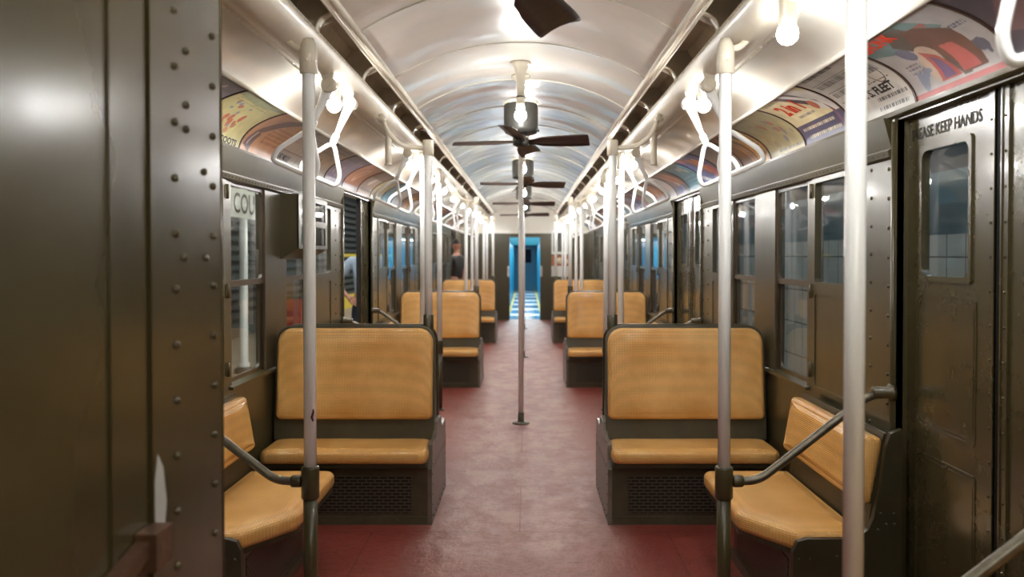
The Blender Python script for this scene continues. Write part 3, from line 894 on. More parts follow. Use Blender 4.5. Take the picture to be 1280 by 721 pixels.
def door_pole():
    t = empty('stanchion_pole')
    MB().tube([(0, 0, 0.60), (0, 0, 2.16)], 0.0235, 18).build('pole', 'white', t)
    m = MB(); m.tube([(0, 0, 0.0), (0, 0, 0.57)], 0.0265, 18); m.lathe([(0.045, 0), (0.045, 0.008), (0.03, 0.015)], (0, 0, 0))
    m.build('lower_sleeve', 'olive', t)
    MB().lathe([(0.031, 0.535), (0.034, 0.54), (0.034, 0.648), (0.032, 0.655), (0.025, 0.656)], (0, 0, 0), 18).build('collar', 'olive', t)
    m = MB(); m.lathe([(0.026, 2.128), (0.033, 2.132), (0.033, 2.215), (0.028, 2.240), (0.018, 2.262)], (0, 0, 0), 18)
    m.tube(roundpath([(0.0, 0, 2.225), (0.05, 0, 2.225), (0.085, 0, 2.262)], 0.03), 0.013, 10)
    m.rivet((-0.0, -0.033, 2.175), (0, -1, 0), 0.006)
    m.build('top_fitting', 'cream_part', t)
    return t

def seat_pole():
    t = empty('seat_corner_pole')
    MB().tube([(0, 0, 1.09), (0, 0, 2.09)], 0.0225, 18).build('pole', 'white', t)
    MB().lathe([(0.027, 0.99), (0.030, 1.0), (0.030, 1.105), (0.026, 1.108)], (0, 0, 0), 18).build('lower_sleeve', 'olive', t)
    MB().lathe([(0.026, 2.03), (0.032, 2.035), (0.032, 2.115), (0.029, 2.12)], (0, 0, 0), 18).build('top_fitting', 'cream_part', t)
    p = roundpath([(0.02, 0, 2.075), (0.14, 0, 2.078), (0.235, 0, 2.16), (0.275, 0, 2.27)], 0.09, 8)
    m = MB(); m.tube(p, 0.0135, 10); m.lathe([(0.030, 2.245), (0.022, 2.225)], (0.268, 0, 0), 12)
    m.build('ceiling_arm', 'cream_part', t)
    return t

def grab_rail():
    t = empty('grab_rail')
    p = roundpath([(0.035, 0, 0.600), (0.13, 0, 0.602), (0.545, 0, 0.925), (0.635, 0, 0.935)], 0.07, 6)
    MB().tube(p, 0.0165, 12).build('rail_tube', 'rail', t)
    MB().lathe([(0.021, 0.0345), (0.023, 0.038), (0.023, 0.068), (0.018, 0.074)], (0, 0, 0.60), 14, 'x').build('pole_socket', 'olive', t)
    MB().lathe([(0.019, 0.555), (0.023, 0.56), (0.023, 0.615), (0.034, 0.622), (0.034, 0.638)], (0, 0, 0.935), 14, 'x').build('wall_socket', 'olive', t)
    return t

def hand_strap():
    """swinging hand hold; pivot at the origin, leaning towards the wall (+x)"""
    t = empty('hand_strap')
    a = math.radians(23.5); u = Vector((math.sin(a), 0, -math.cos(a)))
    m = MB(); m.prism([(-0.02, 0.055), (0.035, 0.055), (0.026, -0.006), (-0.012, -0.01)], 'y', -0.014, 0.014)
    m.build('bracket', 'cream_part', t)
    m = MB(); m.lathe([(0.026, -0.030), (0.034, -0.026), (0.034, 0.026), (0.026, 0.030)], (0, 0, 0), 20, 'y')
    m.lathe([(0.012, -0.036), (0.012, 0.036)], (0, 0, 0), 8, 'y', False)
    m.build('pivot_hub', 'cream_part', t)
    m = MB(); m.tube([u * 0.02, u * 0.06, u * 0.15, u * 0.205], [0.026, 0.022, 0.014, 0.013], 12, flat=(0.55, 1.0))
    for k in range(3): m.lathe([(0.018, -0.006), (0.018, 0.006)], tuple(u * (0.178 + 0.014 * k)), 12, 'y')
    arm = m.build('arm', 'white', t)
    A = u * 0.205; wd = Vector((math.cos(a) * 0.97, -0.25, math.sin(a) * 0.97))
    B = wd * 0.098 + u * 0.405; C = wd * -0.098 + u * 0.405
    B0 = wd * 0.094 + u * 0.350; C0 = wd * -0.094 + u * 0.350
    m = MB(); m.tube(roundpath([A, B0, B, C, C0], 0.045, 6, True), 0.0118, 10, closed=True)
    m.build('handle_loop', 'white', t)
    return t

def side_lamp():
    t = empty('bare_bulb_lamp')
    MB().lathe([(0.030, 0.115), (0.030, 0.10), (0.0285, 0.095), (0.0285, 0.026), (0.0280, 0.018), (0.0280, 0.012)], (0, 0, 0), 18).build('socket', 'cream_part', t)
    pr = [(0.014, 0.045)] + [(0.0345 * math.cos(math.radians(x)), 0.0345 * math.sin(math.radians(x))) for x in (55, 30, 0, -30, -60, -80)]
    MB().lathe(pr, (0, 0, 0), 14).build('bulb', 'bulb', t)
    return t

def centre_lamp():
    t = empty('ceiling_bulb_lamp')
    MB().lathe([(0.062, 0.318), (0.062, 0.308), (0.050, 0.300), (0.036, 0.27), (0.027, 0.22), (0.0225, 0.16), (0.0225, 0.115)], (0, 0, 0), 20).build('flared_stem', 'cream_part', t)
    MB().lathe([(0.024, 0.115), (0.024, 0.106)], (0, 0, 0), 18).build('ring', 'fan_dark', t)
    MB().lathe([(0.026, 0.106), (0.026, 0.036)], (0, 0, 0), 18).build('socket', 'cream_part', t)
    pr = [(0.014, 0.045)] + [(0.036 * math.cos(math.radians(x)), 0.036 * math.sin(math.radians(x))) for x in (55, 30, 0, -30, -60, -80)]
    MB().lathe(pr, (0, 0, 0), 14).build('bulb', 'bulb', t)
    return t

def ceiling_fan():
    """origin at the hub, ceiling 0.43 above"""
    t = empty('ceiling_fan')
    MB().lathe([(0.060, 0.425), (0.060, 0.41), (0.030, 0.39), (0.028, 0.26)], (0, 0, 0), 20).build('stem', 'cream_part', t)
    MB().lathe([(0.060, 0.268), (0.108, 0.258), (0.114, 0.250), (0.114, 0.240)], (0, 0, 0), 28).build('top_cap', 'cream_part', t)
    m = MB(); m.lathe([(0.100, 0.240), (0.109, 0.232), (0.109, 0.075), (0.100, 0.058), (0.05, 0.050)], (0, 0, 0), 28)
    for k in range(3):
        a = k * 2.1 - 1.9; m.rivet((0.109 * math.cos(a), 0.109 * math.sin(a), 0.075), (math.cos(a), math.sin(a), 0), 0.010)
    m.build('motor_housing', 'fan_dark', t)
    MB().lathe([(0.030, 0.052), (0.030, 0.03), (0.052, 0.024), (0.052, -0.018), (0.03, -0.03)], (0, 0, 0), 20).build('hub', 'fan_dark', t)
    for k in range(4):
        a = math.radians(90 * k); pit = math.radians(24)
        def B(r, c, h):
            tw = -pit * (1.0 - 0.25 * r / 0.43)
            x, y, z = r, c * math.cos(tw) - h * math.sin(tw), c * math.sin(tw) + h * math.cos(tw)
            return (x * math.cos(a) - y * math.sin(a), x * math.sin(a) + y * math.cos(a), z)
        rows = [(0.045, 0.020), (0.09, 0.030), (0.14, 0.052), (0.24, 0.064), (0.36, 0.070), (0.410, 0.070), (0.428, 0.068), (0.433, 0.061)]
        vs = []
        for r, w in rows:
            for j in range(5):
                c = -w + 2 * w * j / 4
                vs.append(B(r, c, 0.002 + 0.010 * (1 - (c / w) ** 2)))
        for r, w in rows:
            for j in range(5):
                c = -w + 2 * w * j / 4
                vs.append(B(r, c, -0.002 + 0.010 * (1 - (c / w) ** 2)))
        n = len(rows) * 5; fs = []
        for i in range(len(rows) - 1):
            for j in range(4):
                q = i * 5 + j
                fs += [(q, q + 1, q + 6, q + 5), (n + q, n + q + 5, n + q + 6, n + q + 1)]
            for j in (0, 4):
                q = i * 5 + j; fs.append((q, q + 5, n + q + 5, n + q))
        for i in (0, len(rows) - 1):
            for j in range(4):
                q = i * 5 + j; fs.append((q, q + 1, n + q + 1, n + q))
        MB().add(vs, fs, True).build('blade', 'blade', t)
    return t

PROTO = {}
def place(kind, maker, loc, s, label, cat, group, ysign=1):
    if kind not in PROTO:
        o = maker(); PROTO[kind] = o; TREE[o.name] = [(a, kids(a)) for a in kids(o)]
        o.location = loc; o.scale = (s, ysign, 1); tag(o, label, cat, group)
        return o
    return copy_tree(PROTO[kind], loc, label, (s, ysign, 1))

for k, c in enumerate(MODC):
    for side, s in SIDES:
        place('tb', transverse_unit, (0, c, 0), s,
              'orange rattan back-to-back cross bench on the %s of the aisle, %s from the camera' % (side, ORD[k]), 'bench',
              'cross benches along the aisle')
        for q, nm in ((1, 'facing the aisle just before'), (-1, 'facing the aisle just beyond')):
            place('wb', wall_bench, (0, c - q * 1.85 + (0.0), 0), s,
                  'orange rattan wall bench %s the %s cross bench on the %s' % (nm, ORD[k], side), 'bench',
                  'rattan benches along the side walls', q)
        place('sp', seat_pole, (s * 0.535, c, 0), s,
              'white pole rising from the top corner of the %s cross bench on the %s' % (ORD[k], side), 'pole', 'poles on the cross benches')
# near-end bench on the right and far-end benches
place('wb', wall_bench, (0, 1.98, 0), 1, 'orange rattan wall bench nearest the camera on the right, before the first doorway', 'bench', 'rattan benches along the side walls', -1)

for k, c in enumerate(DOORC):
    for side, s in SIDES:
        for q, nm in ((-1, 'near'), (1, 'far')):
            if s < 0 and c + q * 0.665 < CAB_Y: continue
            y = c + q * 0.655
            dpo = place('dp', door_pole, (s * 0.78, y, 0), s,
                  'white floor-to-ceiling pole on %s side of %s %s doorway' % (nm, ORD[k], side), 'pole', 'poles beside the doorways')
            if s < 0 and k == 0:
                ch = MB(); ch.tube([(0.016, -0.018, 0.83), (0.012, -0.0215, 0.845), (0.017, -0.0175, 0.865), (0.0155, -0.0185, 0.875)], [0.003, 0.005, 0.004, 0.002], 6)
                ch.v = [(-x, y2, z) for x, y2, z in ch.v]; ch.build('paint_chip', 'red_mark', dpo)
            place('gr', grab_rail, (s * 0.78, y, 0), s,
                  'bent metal grab rail from pole to wall, %s side of %s %s doorway' % (nm, ORD[k], side), 'handrail', 'grab rails beside the doorways')

# centre pole at each doorway (the first stands behind the picture's lower edge only at the second doorway)
for k in (1, 2, 3):
    y = DOORC[k]
    t = empty('centre_pole', (-0.012, y, 0))
    MB().tube([(0, 0, 0.09), (0, 0, ceil_z(0) - 0.004)], 0.0225 if k == 1 else 0.018, 18).build('pole', 'white', t)
    m = MB(); m.lathe([(0.075, 0.0), (0.075, 0.006), (0.04, 0.012), (0.028, 0.02), (0.028, 0.095)], (0, 0, 0), 18); m.build('floor_socket', 'olive', t)
    MB().lathe([(0.028, ceil_z(0) - 0.06), (0.035, ceil_z(0) - 0.02), (0.06, ceil_z(0) - 0.005)], (0, 0, 0), 18).build('ceiling_socket', 'cream_part', t)
    tag(t, 'white pole standing in the middle of the aisle at the %s doorway' % ORD[k], 'pole', 'poles in the middle of the aisle')

# hand straps
SY = [3.92, 4.38, 6.50, 7.14, 8.85, 9.31, 11.45, 12.08, 13.40, 13.86, 16.38, 17.02]
for side, s in SIDES:
    ys = ([1.58] if s > 0 else []) + SY
    for i, y in enumerate(ys):
        n = i + (0 if s > 0 else 0)
        names = ['nearest the camera'] + ['%s from the camera' % w for w in ('second', 'third', 'fourth', 'fifth', 'sixth', 'seventh', 'eighth', 'ninth', 'tenth', 'eleventh', 'twelfth', 'thirteenth')]
        place('hs', hand_strap, (s * 0.84, y, 2.205), s, 'white metal loop hand strap under the %s beam, %s' % (side, names[n]), 'hand strap', 'hand straps under the ceiling beams')

# side lamps
LY = [0.10, 1.45, 2.80, 4.12, 6.85, 8.20, 9.55, 10.90, 12.25, 13.60, 14.95, 16.30, 17.65, 19.0]
names = ['nearest the camera'] + ['%s from the camera' % w for w in ('second', 'third', 'fourth', 'fifth', 'sixth', 'seventh', 'eighth', 'ninth', 'tenth', 'eleventh', 'twelfth', 'thirteenth', 'fourteenth')]
for side, s in SIDES:
    i = 0
    for y in LY:
        if s < 0 and y < 3.0: continue
        place('sl', side_lamp, (s * 0.862, y, 2.152), s, 'lit bare bulb in cream socket under the %s beam, %s' % (side, names[i]), 'lamp', 'bare bulbs under the side beams')
        i += 1
for side, s in SIDES:
    t = empty('unlit_socket', (s * 0.865, 5.75, 2.04))
    m = MB(); m.lathe([(0.028, 0.215), (0.028, 0.20), (0.021, 0.19), (0.021, 0.012), (0.026, 0.008), (0.026, 0.0), (0.018, 0.0)], (0, 0, 0), 18)
    m.build('socket', 'cream_part', t)
    tag(t, 'long unlit cream tube socket without a bulb under the %s beam' % side, 'lamp socket')

# fans and centre lamps
FY = [2.30, 5.60, 8.90, 12.20, 15.50]
fan_angles = [71, -9, 7, 3, -6]
for i, y in enumerate(FY):
    o = place('fan', ceiling_fan, (0, y, 2.17), 1, 'dark four-blade ceiling fan, %s' % names[i], 'ceiling fan', 'fans along the ceiling')
    o.rotation_mode = 'ZYX'                       # the heads sag a few degrees away from the camera
    o.rotation_euler = (math.radians(-3.5), 0, math.radians(fan_angles[i]))
for i, y in enumerate([1.95, 5.25, 8.50, 11.80, 15.10]):
    place('cl', centre_lamp, (0.0, y, 2.283), 1, 'lit bulb on flared cream stem on ceiling centre line, %s' % names[i], 'lamp', 'bulbs along the ceiling centre')

# destination sign box on the left
t = empty('sign_box', (-W, 5.21, 1.43))
m = MB()
vs = [(0, y, z) for y in (0, 0.75) for z in (0.0, 0.385)] + [(0.108, y, z) for y in (0, 0.75) for z in (0.062, 0.385)]
m.add(vs, [(0, 1, 3, 2), (0, 4, 5, 1), (2, 3, 7, 6), (0, 2, 6, 4), (1, 5, 7, 3)])
P = lambda u, v, d: (d, u, v)
m.ring(P, (0, 0.75, 0.062, 0.222), (0.06, 0.69, 0.085, 0.200), 0.012, 0.098, 0.108)
m.ring(P, (0, 0.75, 0.222, 0.385), (0.06, 0.69, 0.240, 0.355), 0.012, 0.098, 0.108)
m.build('housing', 'olive', t)
for z0, z1 in ((0.08, 0.205), (0.235, 0.36)):
    MB().box(0.099, 0.103, 0.05, 0.70, z0, z1).build('glass_panel', 'glass', t)
    MB().box(0.060, 0.064, 0.04, 0.71, z0, z1).build('sign_curtain', 'ink', t)
tag(t, 'olive destination sign box with two glass slots on the left window', 'sign box')

# ---------------------------------------------------------------- advertising cards
# arc length along the profile
def catmull(P, n=6):
    out = []
    for i in range(len(P) - 1):
        p0 = P[max(i - 1, 0)]; p1 = P[i]; p2 = P[i + 1]; p3 = P[min(i + 2, len(P) - 1)]
        for k in range(n):
            t = k / n
            out.append(tuple(0.5 * ((2 * p1[a]) + (-p0[a] + p2[a]) * t + (2 * p0[a] - 5 * p1[a] + 4 * p2[a] - p3[a]) * t * t + (-p0[a] + 3 * p1[a] - 3 * p2[a] + p3[a]) * t ** 3) for a in (0, 1)))
    out.append(P[-1]); return out
APR = np.array(catmull(AD_PROF)); seg = np.hypot(*np.diff(APR, axis=0).T); ALEN = np.concatenate([[0], np.cumsum(seg)]); AH = ALEN[-1]
def ad_point(v, off):
    L = max(0.0, min(1.0, v)) * AH
    x = np.interp(L, ALEN, APR[:, 0]); z = np.interp(L, ALEN, APR[:, 1])
    e = 0.004; dx = np.interp(L + e, ALEN, APR[:, 0]) - np.interp(L - e, ALEN, APR[:, 0]); dz = np.interp(L + e, ALEN, APR[:, 1]) - np.interp(L - e, ALEN, APR[:, 1])
    n = math.hypot(dx, dz) or 1
    return x - dz / n * off, z + dx / n * off     # offset towards the car interior
def lin(c): return tuple((x / 255.0) ** 2.2 for x in c)

def make_art(spec, U, V, seed):
    """paint a card: spec = list of shapes in card coordinates (u 0..1 left-right, v 0..1 bottom-top)"""
    C = np.zeros(U.shape + (3,)); C[:] = lin(spec['bg'])
    rng = np.random.RandomState(seed)
    for sh in spec.get('shapes', []):
        k = sh[0]; col = np.array(lin(sh[-1]))
        if k == 'rect': m = (U >= sh[1]) & (U <= sh[2]) & (V >= sh[3]) & (V <= sh[4])
        elif k == 'ell':
            a = math.radians(sh[5]); du, dv = (U - sh[1]) * 2.0, V - sh[2]
            p, q = du * math.cos(a) + dv * math.sin(a), -du * math.sin(a) + dv * math.cos(a)
            m = (p / sh[3]) ** 2 + (q / sh[4]) ** 2 < 1
        elif k == 'ring':
            r = np.hypot((U - sh[1]) * 2.0, V - sh[2]); m = (r < sh[3]) & (r > sh[4])
        elif k == 'poly':
            m = np.zeros(U.shape, bool); P = sh[1]; j = len(P) - 1
            for i in range(len(P)):
                (xi, yi), (xj, yj) = P[i], P[j]
                c = ((yi > V) != (yj > V)) & (U < (xj - xi) * (V - yi) / ((yj - yi) or 1e-9) + xi)
                m ^= c; j = i
        elif k == 'lines':     # rows of small strokes: u0,u1,v0,v1,rows
            rows = sh[5]; t = (V - sh[3]) / (sh[4] - sh[3]) * rows
            m = (U > sh[1]) & (U < sh[2]) & (t > 0) & (t < rows) & ((t % 1) > 0.42) & ((np.floor(U * 90 + np.floor(t) * 7.3) * 0.618 % 1) > 0.3)
        elif k == 'blot':
            m = np.zeros(U.shape, bool)
            for _ in range(sh[5]):
                cu, cv = rng.uniform(sh[1], sh[2]), rng.uniform(sh[3], sh[4]); r = rng.uniform(0.03, 0.09)
                m |= ((U - cu) * 2 / r) ** 2 + ((V - cv) / (r * rng.uniform(0.5, 1.3))) ** 2 < 1
        C[m] = col
    g = rng.rand(9, 17)
    gu = U * 15.99; gv = V * 7.99; iu = gu.astype(int).clip(0, 15); iv = gv.astype(int).clip(0, 7); fu = gu - iu; fv = gv - iv
    nz = (g[iv, iu] * (1 - fu) + g[iv, iu + 1] * fu) * (1 - fv) + (g[iv + 1, iu] * (1 - fu) + g[iv + 1, iu + 1] * fu) * fv
    C = C * 0.82 + np.array(lin((150, 145, 140))) * 0.18      # pale haze of light mixed into the print colours
    return C * (0.86 + 0.28 * nz)[..., None]

def ad_card(side, s, y0, y1, spec, label, res, seed):
    t = empty('advertising_card', (0, (y0 + y1) / 2, 0)); hw = (y1 - y0) / 2
    g = 0.008
    nu, nv = res
    # u runs left to right as read: towards the camera on the right wall, away on the left wall
    def W3(u, v, off):
        yy = (-1 if s < 0 else 1) * (0.5 - u) * 2 * (hw - g)
        yy = -yy if s < 0 and False else yy
        x, z = ad_point(v, off); return (s * x, yy, z)
    us = np.linspace(0, 1, nu + 1); vs_ = np.linspace(0, 1, nv + 1)
    U, V = np.meshgrid(us, vs_)
    C = make_art(spec, U, V, seed)
    row = [ad_point(v, 0.004) for v in vs_]
    sgn = (1 if s > 0 else -1)
    verts = [(s * row[j][0], sgn * (0.5 - us[i]) * 2 * (hw - g), row[j][1]) for j in range(nv + 1) for i in range(nu + 1)]
    faces = [(j * (nu + 1) + i, j * (nu + 1) + i + 1, (j + 1) * (nu + 1) + i + 1, (j + 1) * (nu + 1) + i) for j in range(nv) for i in range(nu)]
    nf = len(faces)
    rowb = [ad_point(v, 0.001) for v in vs_]
    b = len(verts)
    for j in (0, nv):
        pass
    # back sheet for thickness
    for j in range(nv + 1):
        for i in (0, nu): verts.append((s * rowb[j][0], sgn * (0.5 - us[i]) * 2 * (hw - g), rowb[j][1]))
    for j in range(nv): faces.append((b + 2 * j, b + 2 * j + 1, b + 2 * j + 3, b + 2 * j + 2))
    me = bpy.data.meshes.new('printed_sheet'); me.from_pydata(verts, [], faces)
    me.polygons.foreach_set('use_smooth', [True] * len(faces))
    ca = me.color_attributes.new('art', 'FLOAT_COLOR', 'POINT')
    buf = np.ones((len(verts), 4), np.float32); buf[:U.size, :3] = C.reshape(-1, 3); buf[U.size:, :3] = 0.2
    ca.data.foreach_set('color', buf.ravel()); me.materials.append(M['art'])
    o = bpy.data.objects.new('printed_sheet', me); COL.objects.link(o); o.parent = t
    # dark strip at the two ends
    for e in (-1, 1):
        mb = MB(); pr = [ad_point(v, 0.007) for v in np.linspace(0, 1, 13)]; pi = [ad_point(v, 0.0) for v in np.linspace(0, 1, 13)]
        vv = []
        for (x, z), (x2, z2) in zip(pr, pi):
            vv += [(s * x, e * hw, z), (s * x, e * (hw - g), z), (s * x2, e * (hw - g), z2), (s * x2, e * hw, z2)]
        fs = []
        for i in range(12):
            for k in range(4):
                a = 4 * i + k; c = 4 * i + (k + 1) % 4; fs.append((a, c, c + 4, a + 4))
        mb.add(vv, fs, True); mb.build('edge_strip', 'card_edge', t)
    for txt, u, v, w, h, mt in spec.get('text', []):
        tv, tf = text_geo(txt, 1.0, 0.04)
        x0 = min(p[0] for p in tv); x1 = max(p[0] for p in tv); z1 = max(p[1] for p in tv); z0 = min(p[1] for p in tv)
        vv = []
        for p in tv:
            uu = u + (p[0] - x0) / (x1 - x0) * w; v2 = v + (p[1] - z0) / (z1 - z0) * h
            x, z = ad_point(v2, 0.0052); vv.append((s * x, sgn * (0.5 - uu) * 2 * (hw - g), z))
        mb = MB(); mb.add(vv, tf); mb.build('lettering', mt, t)
    tag(t, label, 'advertisement', 'advertising cards above the windows')
    return t

